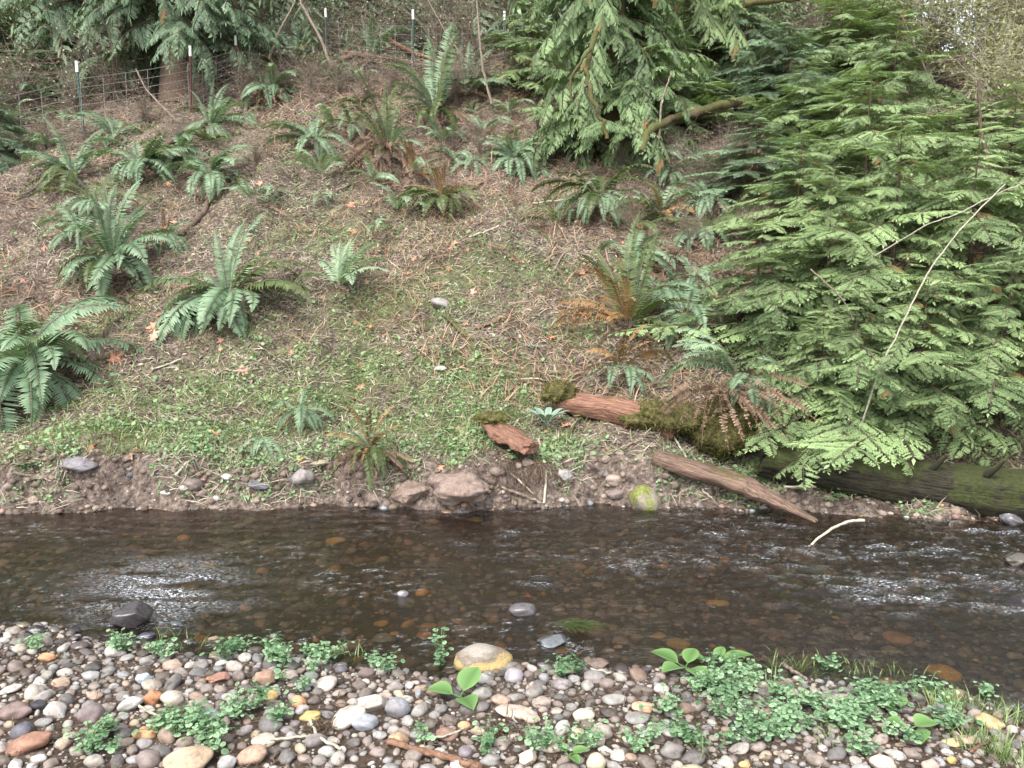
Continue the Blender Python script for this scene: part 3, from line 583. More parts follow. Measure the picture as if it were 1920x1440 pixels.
# ---------------- shrubs and thickets ----------------
def shrub_mesh(seed, ht, spread, nst, leafn, lmat, lsz=.04, smat='twig', fork=5):
    r = np.random.default_rng(seed); st = MB(); lf = MB()
    for k in range(nst):
        az = r.uniform(0, 6.28); out = spread*r.uniform(.1, 1); h = ht*r.uniform(.5, 1.1); n = 9; s = np.linspace(0, 1, n)
        b = np.array([math.cos(az), math.sin(az), 0]); c = np.array([-b[1], b[0], 0])*r.normal(0, .25)
        P = np.outer(s, [0, 0, h]) + np.outer(s**1.6*out, b) + np.outer(s*s*spread, c); P[:, 2] -= .35*h*s**3*r.uniform(0, 1.2)
        P += r.normal(0, .012, P.shape)*ht/2; P[0] = b*r.uniform(0, .25)*spread
        r0 = .004+.006*r.random()*ht/2; st.tube(P, np.linspace(r0, .0015, n), 3, r.random())
        for j in range(fork):
            q = r.uniform(.25, .95); i = int(q*(n-1)); m = 5; d = r.normal(0, 1, 3); d[2] = abs(d[2])*.5+.1; d /= np.linalg.norm(d); l = ht*.28*r.uniform(.5, 1.2)
            t = np.linspace(0, 1, m)[:, None]; Q = P[i] + d*t*l + r.normal(0, .015, (m, 3))*t - np.array([0, 0, .25])*l*t*t
            st.tube(Q, np.linspace(.0028, .001, m), 3, r.random())
            for _ in range(leafn):
                u = r.uniform(.1, 1); p = P[i] + d*u*l - np.array([0, 0, .25])*l*u*u + r.normal(0, .03, 3)
                dd = r.normal(0, 1, 3); dd /= np.linalg.norm(dd); nn = np.cross(dd, r.normal(0, 1, 3)); nn /= np.linalg.norm(nn)
                diamond(lf, p, dd, lsz*r.uniform(.6, 1.4), lsz*.6, nn, .2, (r.random(),)*3)
    return st.mesh('stems', M[smat]), (lf.mesh('leaves', M[lmat]) if lf.n else None)
SH = {'tan': [shrub_mesh(i, 2.6, 1.1, 46, 9, 'tanleaf', .05, 'pale_stem', 9) for i in range(3)], 'bare': [shrub_mesh(i+9, 1.7, 1.0, 34, 1, 'straw', .04, 'twig', 8) for i in range(3)],
      'yellow': [shrub_mesh(i+19, 2.2, .9, 12, 6, 'yellow', .07, 'twig', 8) for i in range(1)], 'pale': [shrub_mesh(i+39, 2.2, 1.0, 40, 12, 'fern_pale', .05, 'twig', 9) for i in range(2)], 'leafy': [shrub_mesh(i+29, 1.5, .9, 34, 12, 'fern_dark', .05, 'twig_brown', 8) for i in range(2)]}
def shrub(kind, i, px, y, sc, label, group):
    p, t = aty(px, 720, y); root = empty('shrub', (p.x, y, Hs(p.x, y)-.03), random.uniform(0, 6), label, 'shrub', group)
    a, b = SH[kind][i % len(SH[kind])]; link('stems', a, root, sc=sc)
    if b: link('leaves', b, root, sc=sc)
for i, (px, y, sc) in enumerate([(1700,12.2,1.),(1790,11.6,1.05),(1880,12.0,1.1),(1950,11.4,1.),(1850,14.5,1.1),(1930,15,1.2),(1640,13.5,.9),(1840,10.2,.8),(1920,9.6,.85),(2050,11.5,1.1)]):
    shrub('tan', i, px, y, sc, 'tall thicket shrub with tan-green leaves and pale stems, upper right corner', 'tan thicket shrubs')
for i, (px, y, sc) in enumerate([(560,14.3,.9),(640,14.6,1.0),(700,14.2,.9),(760,15.2,1.1),(830,14.8,1.2),(890,14.1,1.1),(950,15.2,1.1),(480,15,1.),(600,16.5,1.2),(720,17,1.2),(860,17,1.3),(1000,15.5,1.1),(420,13.6,.8),(250,12.8,.9),(180,12.5,.8),(300,14,1.),(80,12.6,.9),(20,12.2,.9),(1260,12.8,.9),(1380,12.6,.9),(1500,13.4,1.)]):
    shrub('bare', i, px, y, sc, 'bare grey-brown twiggy shrub tangled along the fence line', 'bare twiggy shrubs')
for i, (px, y, sc) in enumerate([(470,16,.9),(790,17.5,1.2),(700,16,1.1),(930,17,1.1),(620,18,1.3),(1050,16.5,1.2),(1550,15,1.2),(340,15.5,1.2),(150,15,1.1),(1450,15.5,1.2),(30,14.2,1.1),(1240,15,1.1),(1620,16,1.2),(540,19,1.6),(880,20,1.6)]):
    shrub('leafy', i, px, y, sc, 'dark leafy shrub in the undergrowth beyond the fence', 'undergrowth shrubs')
for i, (px, y, sc) in enumerate([(430,15.5,.9),(520,16,1.),(610,15.6,1.),(690,16.4,1.1),(770,16,1.),(850,15.4,1.),(930,16.2,1.1),(1010,15.8,1.),(560,18,1.4),(660,18.5,1.4),(800,18.6,1.5),(900,18.2,1.4),(1000,18.5,1.4),(300,15.6,1.),(200,15,1.),(100,14.6,1.),(10,14.2,1.),(1400,15,1.1),(1500,15.5,1.2),(1600,15,1.1),(1300,15.6,1.2)]):
    shrub('pale', i, px, y, sc, 'pale green leafy shrub in the wood beyond the fence', 'pale leafy shrubs')
for i, (px, y, sc) in enumerate([(600,12.6,.55),(650,12.9,.6),(700,12.5,.6),(745,12.9,.6),(800,12.7,.65),(860,12.4,.6),(905,12.6,.65),(560,13,.6),(1215,10.5,.5),(1260,10.2,.5),(1300,9.8,.5),(1340,10.3,.5),(1210,9.2,.4),(1285,8.6,.4),(1180,8.8,.35),(480,12.8,.6),(400,12.6,.5),(300,12,.5),(120,11.4,.5)]):
    shrub('bare', i, px, y, sc, 'bare grey-brown twiggy shrub tangled along the fence line', 'bare twiggy shrubs')
shrub('yellow', 0, 268, 14.6, 1.0, 'shrub with yellow autumn leaves between the top left cedars', 'yellow leaved shrubs')
shrub('yellow', 0, 730, 18.5, 1.1, 'shrub with yellow autumn leaves behind the fence, top centre left', 'yellow leaved shrubs')

# ---------------- wire fence ----------------
fp = [(-40,285,'g',190),(158,250,'g',142),(357,214,'r',112),(449,165,'r',90),(530,122,'r',42),(612,115,'g',38),(773,152,'g',44),(948,118,'g',44),(1105,100,'g',25)]
fence = empty('wire_fence', at(357,214)[0], 0, 'woven wire fence on thin metal posts along the top of the slope', 'fence'); fo = Vector(fence.location)
pts = []
for i, (px, py, k, ty) in enumerate(fp):
    p, t = at(px, py); h = (py-ty)*t/F*1.02; lean = random.Random(i).uniform(-.05, .05)
    pts.append((p, h)); mb = MB(); q = np.array(p-fo); top = q+np.array([lean, 0, h])
    mb.tube([q-np.array([0, 0, .2]), top], .016, 4); mb.tube([q+np.array([0, .02, 0]), top+np.array([0, .02, 0])], .007, 4)
    po = link('post', mb.mesh('post', M['post_red' if k == 'r' else 'post_green']), fence); tag(po, label='red metal post' if k == 'r' else None)
    mb = MB(); mb.tube([top-np.array([0, 0, .005]), top+np.array([0, 0, .14])], .021, 6); link('white_tip', mb.mesh('white_tip', M['white']), po)
mb = MB()
for (a, ha), (b, hb) in zip(pts[:-1], pts[1:]):
    a = np.array(a-fo); b = np.array(b-fo); n_ = 10; s = np.linspace(0, 1, n_)[:, None]; off = np.array([0, -.02, 0])
    def wp(z): return a + (b-a)*s + off + np.array([0, 0, 1.])*(z*(ha+(hb-ha)*s)*1.1 - .03*np.sin(s*math.pi)*(1 if z > .9 else .5))
    hs_ = [.04, .11, .19, .29, .41, .54, .67, .80]
    for z in hs_: mb.tube(wp(z), .004, 3)
    L = np.linalg.norm(b-a)
    for k in range(int(L/.30)):
        u = k*.30/L; p0 = a+(b-a)*u+off; mb.tube([p0+np.array([0, 0, .05]), p0+np.array([.004, 0, .86*(ha+(hb-ha)*u)])], .0036, 3)
link('wire_mesh', mb.mesh('wire_mesh', M['wire']), fence)

# ---------------- logs and wood ----------------
def log_mesh(name, pts_, rad, mat, k=22, seed=0, rough=.12, split=0., flat=1.):
    r = np.random.default_rng(seed); n = 44; P0 = np.array(pts_, float); u = np.linspace(0, len(P0)-1, n)
    P = np.stack([np.interp(u, range(len(P0)), P0[:, i]) for i in range(3)], -1); rd = np.interp(u, range(len(P0)), rad)
    T = np.gradient(P, axis=0); T /= np.linalg.norm(T, axis=1, keepdims=True); A = np.cross(T, [0, 0, 1.]); A /= np.linalg.norm(A, axis=1, keepdims=True); B = np.cross(A, T)
    an = np.arange(k)*2*math.pi/k; prof = 1 + rough*(fbm(np.cos(an)*2+seed, np.sin(an)*2, 3)*2)
    rr_ = rd[:, None]*prof[None]*(1 + rough*.9*2*fbm(np.linspace(0, 9, n)[:, None]+seed+0*an, np.sin(an)[None]*2.2+np.cos(an)[None]*1.3+0*rd[:, None]+9, 4))
    V = P[:, None] + rr_[..., None]*(np.cos(an)[None, :, None]*A[:, None] + flat*np.sin(an)[None, :, None]*B[:, None])
    for e, sg in ((0, -1), (n-1, 1)): V[e] += T[e]*sg*(r.uniform(-.5, .8, (k, 1)))*rd[e]*.35
    mb = MB(); i = np.arange(n-1)[:, None]*k; j = np.arange(k)[None]; j2 = (j+1) % k
    ln = np.concatenate([[0], np.cumsum(np.linalg.norm(np.diff(P, axis=0), axis=1))]); lc = np.stack([np.broadcast_to(ln[:, None], rr_.shape)+.0*rr_, np.cos(an)[None]*rr_, np.sin(an)[None]*rr_], -1)
    mb.add(V.reshape(-1, 3), np.stack([i+j, i+k+j, i+k+j2, i+j2], -1).reshape(-1, 4), 0, 0, lc.reshape(-1, 3))
    for e in (0, n-1):
        c = P[e][None]; idx = np.arange(k); mid = (V[e]*.55+c*.45) + r.normal(0, rd[e]*.10, (k, 3))
        mb.add(np.vstack([V[e], mid]), np.stack([idx, (idx+1) % k, (idx+1) % k+k, idx+k], -1)); mb.add(np.vstack([mid, c]), np.stack([idx, (idx+1) % k, np.full(k, k)], -1))
    return mb.mesh(name, mat)
def cushion(name, rx, ry, rz_, seed, mat, parent=None, loc=(0,0,0), rot=0):
    r = np.random.default_rng(seed); bm = bmesh.new(); bmesh.ops.create_icosphere(bm, subdivisions=4, radius=1)
    for v in bm.verts:
        f = 1 + .35*mnoise.fractal(v.co*1.6+Vector((seed, 0, 0)), 1, 2, 4); v.co = Vector((v.co.x*rx*f, v.co.y*ry*f, v.co.z*rz_*f))
    V = np.array([v.co[:] for v in bm.verts]); Nn = np.array([v.normal[:] for v in bm.verts]); F3 = np.array([[w.index for w in f.verts] for f in bm.faces]); bm.free()
    mb = MB(); mb.add(V, F3, .4, 0)
    for _ in range(int(2600*(rx+ry)*max(rz_, .05)/.06)):
        i = r.integers(len(V)); p = V[i]+r.normal(0, .006, 3); d = Nn[i]+r.normal(0, .7, 3); d /= np.linalg.norm(d); nn = np.cross(d, r.normal(0, 1, 3)); nn /= np.linalg.norm(nn)+1e-9
        diamond(mb, p, d, r.uniform(.012, .03), .006, nn, .3, (r.random()*.6,)*3, 1)
    return link(name, mb.mesh(name, [M['moss'], M['mossleaf']]), parent, loc, (0, 0, rot))
M['mossleaf'] = leaf_mat('moss_leaf', (.05, .05, .012), (.24, .24, .06), .2, .8, .1)
def w2(px, py, y): return np.array(aty(px, py, y)[0])
# red rotten log with a moss cushion at each end
a = w2(1045, 752, 6.28); b = w2(1265, 800, 5.95); o = Vector(a)
rl = empty('rotten_log', o, 0, 'short red rotten log with moss cushions at both ends on the bank', 'log')
link('log_body', log_mesh('log_body', [a-a, (b-a)*.5+np.array([0, 0, .02]), b-a], [.085, .12, .115], M['red_wood'], seed=3, rough=.16, flat=.9), rl)
cushion('moss_cushion', .13, .12, .085, 4, None, rl, tuple(w2(1048, 738, 6.26)-a)); cushion('moss_cushion', .31, .15, .11, 5, None, rl, tuple(w2(1255, 782, 5.95)-a), -.2)
mm = empty('moss_mound', Vector(w2(1365, 800, 5.86)), 0, 'moss-covered hump under the pale fern, right of the red rotten log', 'moss mound'); cushion('moss_cushion', .26, .22, .22, 6, None, mm)
# chunk of red wood
p = w2(945, 815, 5.62); ch = empty('wood_chunk', Vector(p), 0, 'wedge of crumbling red-brown rotten wood on the bank edge', 'wood chunk')
link('chunk_body', log_mesh('chunk_body', [(-.17, .16, .10), (0, 0, .02), (.19, -.17, -.06)], [.05, .12, .09], M['red_wood'], seed=8, rough=.5, flat=.35), ch)
cushion('moss_cushion', .12, .10, .04, 8, None, ch, (-.09, .10, .10))
# brown driftwood beam sloping into the water
a = w2(1230, 858, 5.50); b = w2(1400, 912, 5.28); c = w2(1530, 977, 4.95)
tag(link('driftwood_beam', log_mesh('driftwood_beam', [a, b, c], [.085, .09, .02], M['drift'], seed=12, rough=.32, flat=.7)), 'split brown driftwood beam sloping down into the water', 'driftwood')
# dark mossy log
a = w2(1430, 862, 5.50); b = w2(1620, 893, 5.38); c = w2(1780, 916, 5.28); d = w2(2080, 955, 4.98); e = w2(2420, 985, 4.6)
ml = empty('mossy_log', Vector(a), 0, 'long dark moss-covered log lying above the water at right', 'log')
link('log_body', log_mesh('log_body', [a-a, b-a, c-a, d-a, e-a], [.10, .15, .19, .21, .20], M['mosslog'], k=30, seed=15, rough=.24), ml)
for px, py, y in ((1560, 868, 5.3), (1745, 880, 5.2), (1850, 890, 5.1)):
    q = w2(px, py, y)-a; st_ = MB(); st_.tube([q, q+[.02, -.05, .05], q+[.05, -.09, .12]], [.025, .02, .012], 7); link('stub', st_.mesh('stub', M['mosslog']), ml)
# orange stump and fallen boards, top left
p, t = at(122, 128)
tag(link('orange_stump', log_mesh('orange_stump', [(-.06, 0, -.2), (0, 0, .3), (.08, 0, .75)], [.24, .17, .06], M['orange_wood'], seed=21, rough=.35), loc=p), 'splintered orange-brown stump behind the fence at top left', 'stump')
for i, (px, py, l, ry) in enumerate([(70,105,1.5,.05),(95,118,1.2,-.08),(60,125,1.0,.1),(30,112,1.3,-.03)]):
    p, t = at(px, py+22); tag(link('fallen_branch', log_mesh('fallen_branch', [(-l/2, 0, .1-ry), (0, 0, .14), (l/2, .1, .1+ry)], [.03, .04, .02], M['twig_brown' if i % 2 else 'bark'], 8, seed=i+30), loc=p), 'fallen branch in the brush pile beside the orange stump', 'branch', 'branches in the brush pile')
for i, (px, py) in enumerate([(690,105),(720,112),(745,100),(670,120),(710,90)]):
    p, t = at(px, py+25); l = 1.3; tag(link('fallen_branch', log_mesh('fallen_branch', [(-l/2, 0, .1), (0, 0, .22+.05*i), (l/2, .1, .12)], [.02, .05, .03], M['bark' if i % 2 else 'twig_brown'], 8, seed=i+40), loc=p), 'dead branch in the dark brush pile behind the wire mesh', 'branch', 'branches in the brush pile behind the mesh')

# sticks, stems and branches given as pixel paths: ground ones follow the slope, others hang at a distance
def stick(name, path, r0, r1, mat, label, cat='branch', group=None, k=6, y=None, lift=.02, wob=None, seed=0):
    wob = min(.01, r0*.5) if wob is None else wob
    rr_ = np.random.default_rng(seed+len(path)*7+int(path[0][0])); P = []
    for i, q in enumerate(path):
        if y is None: p, t = at(q[0], q[1]); P.append(np.array(p)+[0, 0, lift])
        else: P.append(np.array(aty(q[0], q[1], y[i] if isinstance(y, (list, tuple)) else y)[0]))
    P = np.array(P); n = max(10, 5*len(P)); u = np.linspace(0, len(P)-1, n)
    # smooth path
    Q = np.stack([np.interp(u, range(len(P)), P[:, i]) for i in range(3)], -1)
    for _ in range(2): Q[1:-1] = (Q[:-2]+Q[1:-1]*2+Q[2:])/4
    Q[1:-1] += rr_.normal(0, wob, Q[1:-1].shape)*.5
    mb = MB(); mb.tube(Q-Q[0], np.linspace(r0, r1, n)*rr_.uniform(.85, 1.15, n), k)
    return tag(link(name, mb.mesh(name, M[mat]), loc=tuple(Q[0])), label, cat, group)
stick('curved_branch', [(1507,1040),(1530,1012),(1565,988),(1592,977),(1620,976)], .007, .010, 'pale_stem', 'thin curved pale branch arching out of the creek', y=[4.55,4.6,4.65,4.7,4.72], wob=.002)
stick('long_stem', [(1612,805),(1650,690),(1700,590),(1740,510),(1800,430),(1885,345)], .007, .004, 'pale_stem', 'long pale bare stem leaning right across the cedar thicket', 'stem', y=[5.5,5.45,5.4,5.4,5.45,5.5], wob=.004)
stick('long_stem', [(1640,480),(1740,420),(1800,400),(1850,372),(1925,340)], .005, .003, 'pale_stem', 'pale bare stem just right of the long one, near the right edge', 'stem', y=[5.9,5.6,5.5,5.5,5.5], wob=.004)
stick('hanging_branch', [(1520,505),(1580,560),(1600,600)], .006, .004, 'twig', 'short grey twig showing between the thicket sprays', 'twig', y=5.7, wob=.003)
stick('mossy_branch', [(1200,285),(1215,245),(1255,225),(1300,212),(1360,195),(1410,190)], .045, .06, 'bark_moss', 'thick moss-covered fallen branch right of the centre cedar', y=[9.6,9.9,10.2,10.5,10.8,11], wob=.02, k=9)
stick('mossy_branch', [(1118,60),(1102,110),(1100,150),(1112,190),(1130,225),(1138,260)], .03, .022, 'bark_moss', 'crooked yellow-mossed limb hanging in front of the centre cedar', y=[9.2,9.1,9.0,8.9,8.9,8.9], wob=.02, k=8)
stick('mossy_branch', [(1072,190),(1068,150),(1085,120),(1108,92)], .012, .02, 'bark_moss', 'thin looping mossy limb left of the crooked one', y=9, wob=.01, k=7)
stick('mossy_branch', [(1395,8),(1430,2),(1500,-2)], .04, .03, 'bark_moss', 'moss-covered limb along the top edge right of centre', y=9.6, k=8)
stick('snag', [(555,-10),(575,25),(600,70),(612,100),(620,130)], .02, .03, 'twig', 'leaning grey dead stem crossing the fence at top', 'stem', y=13.2)
stick('snag', [(560,-10),(540,30),(522,60),(505,110)], .012, .02, 'twig', 'thin dead stem leaning left from the same spot as the grey one', 'stem', y=13.3)
stick('tall_stem', [(894,-5),(898,60),(905,130),(922,195)], .014, .022, 'twig', 'tall thin bare stem left of the centre cedar', 'stem', y=12)
stick('tall_stem', [(800,-5),(835,60),(870,110),(910,170)], .010, .014, 'twig', 'thin stem slanting right behind the big arching fern', 'stem', y=12.6)
stick('tall_stem', [(1258,140),(1240,190),(1236,260)], .01, .014, 'twig', 'thin upright stem by the upper mossy branch', 'stem', y=10)
stick('tall_stem', [(255,130),(275,170),(310,205),(335,230)], .010, .014, 'twig', 'thin dead stem slanting through the fence at left', 'stem', y=11)
stick('tall_stem', [(1835,150),(1838,240),(1852,300)], .012, .018, 'bark', 'dark kinked stem in the thicket near the right edge', 'stem', y=8.0)
stick('tall_stem', [(1690,30),(1735,130),(1770,230)], .012, .018, 'bark', 'thin dark stem slanting through the tan brush', 'stem', y=11)
stick('mossy_branch', [(1760,760),(1800,715),(1830,690),(1880,640)], .016, .022, 'bark_moss', 'mossy limb in the shade under the right saplings', y=5.9)
G = [
 ([(838,600),(870,632),(890,660),(900,690)],.022,.012,'bark_moss','lichen-yellow crooked stick in the middle of the slope'),
 ([(895,622),(920,612),(945,600),(962,592)],.016,.006,'twig_brown','brown stick meeting the lichen-yellow one from the right'),
 ([(830,665),(860,660),(880,648)],.010,.005,'pale_stem','pale stick left of the lichen-yellow one'),
 ([(285,698),(318,688),(340,678)],.010,.008,'pale_stem','pale stick beneath the curtain-like fern'),
 ([(965,718),(1000,714),(1025,718)],.010,.006,'pale_stem','pale stick left of the red rotten log'),
 ([(330,900),(350,880),(370,862)],.010,.006,'pale_stem','pale stick standing out of the bare earth edge at left'),
 ([(30,895),(70,900),(105,912)],.010,.006,'twig','grey stick on the earth edge below the left fern'),
 ([(620,760),(660,775),(700,778)],.008,.005,'twig','thin twig on the low bench right of the little fern'),
 ([(1180,360),(1120,372),(1060,378),(1000,385)],.016,.010,'pale_stem','long pale stick on the slope below the centre cedar'),
 ([(905,345),(880,360),(860,352)],.012,.01,'twig_brown','brown stick below the small spreading fern'),
 ([(880,448),(905,440),(935,428)],.012,.01,'pale_stem','pale stick right of the yellow-olive fern'),
 ([(630,362),(655,350),(690,338)],.016,.010,'twig','stick left of the brown skirt fern'),
 ([(1040,510),(1050,490),(1062,475)],.010,.008,'twig','twig left of the dark glossy fern'),
 ([(340,445),(365,420),(385,400),(392,370)],.040,.030,'bark','grey root or limb under the curling fern'),
 ([(280,285),(310,275),(340,262)],.035,.035,'bark','dark limb lying below the fence at left'),
 ([(60,360),(75,345),(85,330)],.012,.01,'twig','dark twig on the bare litter at far left'),
 ([(20,385),(60,395),(100,392)],.012,.008,'twig_brown','brown twig lying near the left edge'),
 ([(35,600),(32,580),(48,565),(62,560)],.008,.006,'twig','curled twig near the left edge, above the dark olive fern'),
 ([(1470,918),(1520,920),(1580,912),(1600,918)],.010,.012,'pale_stem','pale stick on the mud under the dark mossy log'),
 ([(1700,870),(1690,890),(1650,940)],.008,.006,'twig','thin dead twig hanging over the mossy log'),
 ([(1010,830),(1025,890),(1020,950)],.008,.010,'pale_stem','upright pale stick standing at the waterline below the rosette'),
 ([(940,925),(985,940),(1015,950)],.012,.010,'twig','stick lying at the waterline in the root tangle'),
 ([(930,870),(965,905),(1000,935)],.008,.006,'pale_stem','pale dead stalk slanting through the root tangle'),
 ([(1062,830),(1085,790),(1140,760),(1175,712)],.010,.005,'bark_moss','crooked mossy twig in front of the red log'),
 ([(1262,822),(1290,870),(1315,925),(1335,945)],.009,.006,'pale_stem','thin pale stick leaning over the driftwood beam'),
 ([(1130,865),(1165,845),(1200,830)],.010,.006,'twig','twig on the earth left of the driftwood beam'),
 ([(1780,900),(1765,940),(1800,965)],.010,.008,'pale_stem','broken pale root hanging below the mossy log'),
 ([(728,1402),(790,1420),(860,1438),(900,1450)],.011,.012,'twig_brown','brown branch lying on the gravel at the bottom centre'),
 ([(235,1317),(270,1340),(303,1358)],.006,.004,'pale_stem','pale curved twig on the pebbles at left'),
 ([(582,1360),(595,1395),(640,1418)],.006,.005,'pale_stem','curved pale twig on the gravel left of bottom centre'),
 ([(505,1400),(560,1395),(590,1390)],.005,.004,'pale_stem','straight thin twig between the pale pebbles'),
 ([(1060,1270),(1100,1265),(1145,1270)],.007,.004,'pale_stem','pale twig at the water edge right of the yellow boulder'),
 ([(1430,1243),(1470,1258),(1510,1282)],.012,.006,'twig','grey stick at the water edge among the right cress'),
 ([(1290,1288),(1310,1293),(1330,1296)],.006,.005,'twig_brown','short brown twig among the right cress'),
 ([(960,1355),(968,1365),(975,1375)],.004,.003,'pale_stem','short pale straw on the gravel by the dark moss tuft'),
 ([(790,1395),(835,1392),(878,1372)],.004,.003,'pale_stem','thin straw right of the orange-brown pebble'),
 ([(1820,1420),(1845,1405),(1865,1395)],.006,.004,'twig_brown','brown twig in the bottom right corner'),
]
for path, r0, r1, m, lab in G: stick('stick', path, r0, r1, m, lab, 'stick', 'sticks on the ground')
rr2 = random.Random(5)
for i in range(46):
    px = rr2.uniform(0, 1350); py = rr2.uniform(330, 830); a = rr2.uniform(-.9, .9); l = rr2.uniform(15, 45)
    stick('twig', [(px, py), (px+l*math.cos(a)*.5, py+l*math.sin(a)*.5+rr2.uniform(-4, 4)), (px+l*math.cos(a), py+l*math.sin(a))], rr2.uniform(.004, .008), .003, rr2.choice(['twig', 'pale_stem', 'twig_brown']), 'small fallen twig scattered on the slope', 'twig', 'twigs scattered on the slope', k=4)
# ---------------- stones ----------------
def stone_mesh(seed, sub=3, ang=0, amp=.16):
    bm = bmesh.new(); bmesh.ops.create_icosphere(bm, subdivisions=sub, radius=1); r = random.Random(seed); o = Vector((seed*3.1, seed*1.7, 0))
    planes = [(Vector((r.gauss(0, 1), r.gauss(0, 1), r.gauss(0, 1))).normalized(), r.uniform(.55, .8)) for _ in range(ang)]
    for v in bm.verts:
        d = v.co.normalized(); f = 1 + amp*mnoise.noise(d*1.1+o)*2 + amp*.35*mnoise.noise(d*2.6+o); c = d*f
        for nn, h in planes:
            k = c.dot(nn)
            if k > h: c -= nn*(k-h)*.92
        v.co = c
    me = bpy.data.meshes.new('stone'); bm.to_mesh(me); bm.free()
    for p in me.polygons: p.use_smooth = True
    return me
def with_mat(me, m): c = me.copy(); c.materials.append(M[m]); return c
SM = [stone_mesh(i) for i in range(12)]; SA = [stone_mesh(i+50, 4, 7, .2) for i in range(5)]
ST = {k: ([with_mat(m, k) for m in SM], [with_mat(m, k) for m in SA]) for k in ('stone', 'stone_wet', 'stone_moss', 'clay')}
PAL = {'cream': (.42,.385,.325), 'white': (.46,.44,.41), 'grey': (.27,.265,.26), 'slate': (.105,.11,.125), 'dark': (.055,.055,.062), 'blue-grey': (.26,.29,.32), 'pinkish brown': (.33,.225,.185), 'orange': (.44,.24,.13), 'yellow': (.48,.37,.16), 'brown': (.20,.14,.11), 'tan': (.37,.29,.22), 'violet-grey': (.24,.215,.235)}
TAKEN = []
rs = random.Random(11)
def rock(px, py, w, h, col, label, kind='stone', ang=False, tilt=0., cat='stone', name='stone', sink=.35, group=None, flatc=None):
    r = ray(px, py+h*.25); p, t = at(px, py+h*.35); a = w*t/F/2
    c = (flatc or min(.85*h/w, .95)*1.0)*a; b = max(a*.72, c)
    me = rs.choice(ST[kind][1 if ang else 0]); cc = tuple(.84*q for q in (PAL[col] if isinstance(col, str) else col))
    o = link(name, me, None, (p.x, p.y, p.z + c*(1-sink)-c*.15), (rs.uniform(-.15, .15), tilt, rs.uniform(-.25, .25)), (a, b, c), cc)
    TAKEN.append((p.x, p.y, a*.95))
    if kind == 'stone_wet' and py < 1250 and p.y > ynear(p.x)-.04 and p.y < yfar(p.x)-.05:
        fx_, fy_ = flat_pt(px, py+h*.2); o.location = (fx_, fy_, c*(.35 if h > 40 else .12))
    if h > 40 and 1150 < py < 1250 and px < 1000: o.scale[2] *= 1.3; o.location.z += .012
    return tag(o, label, cat, group)
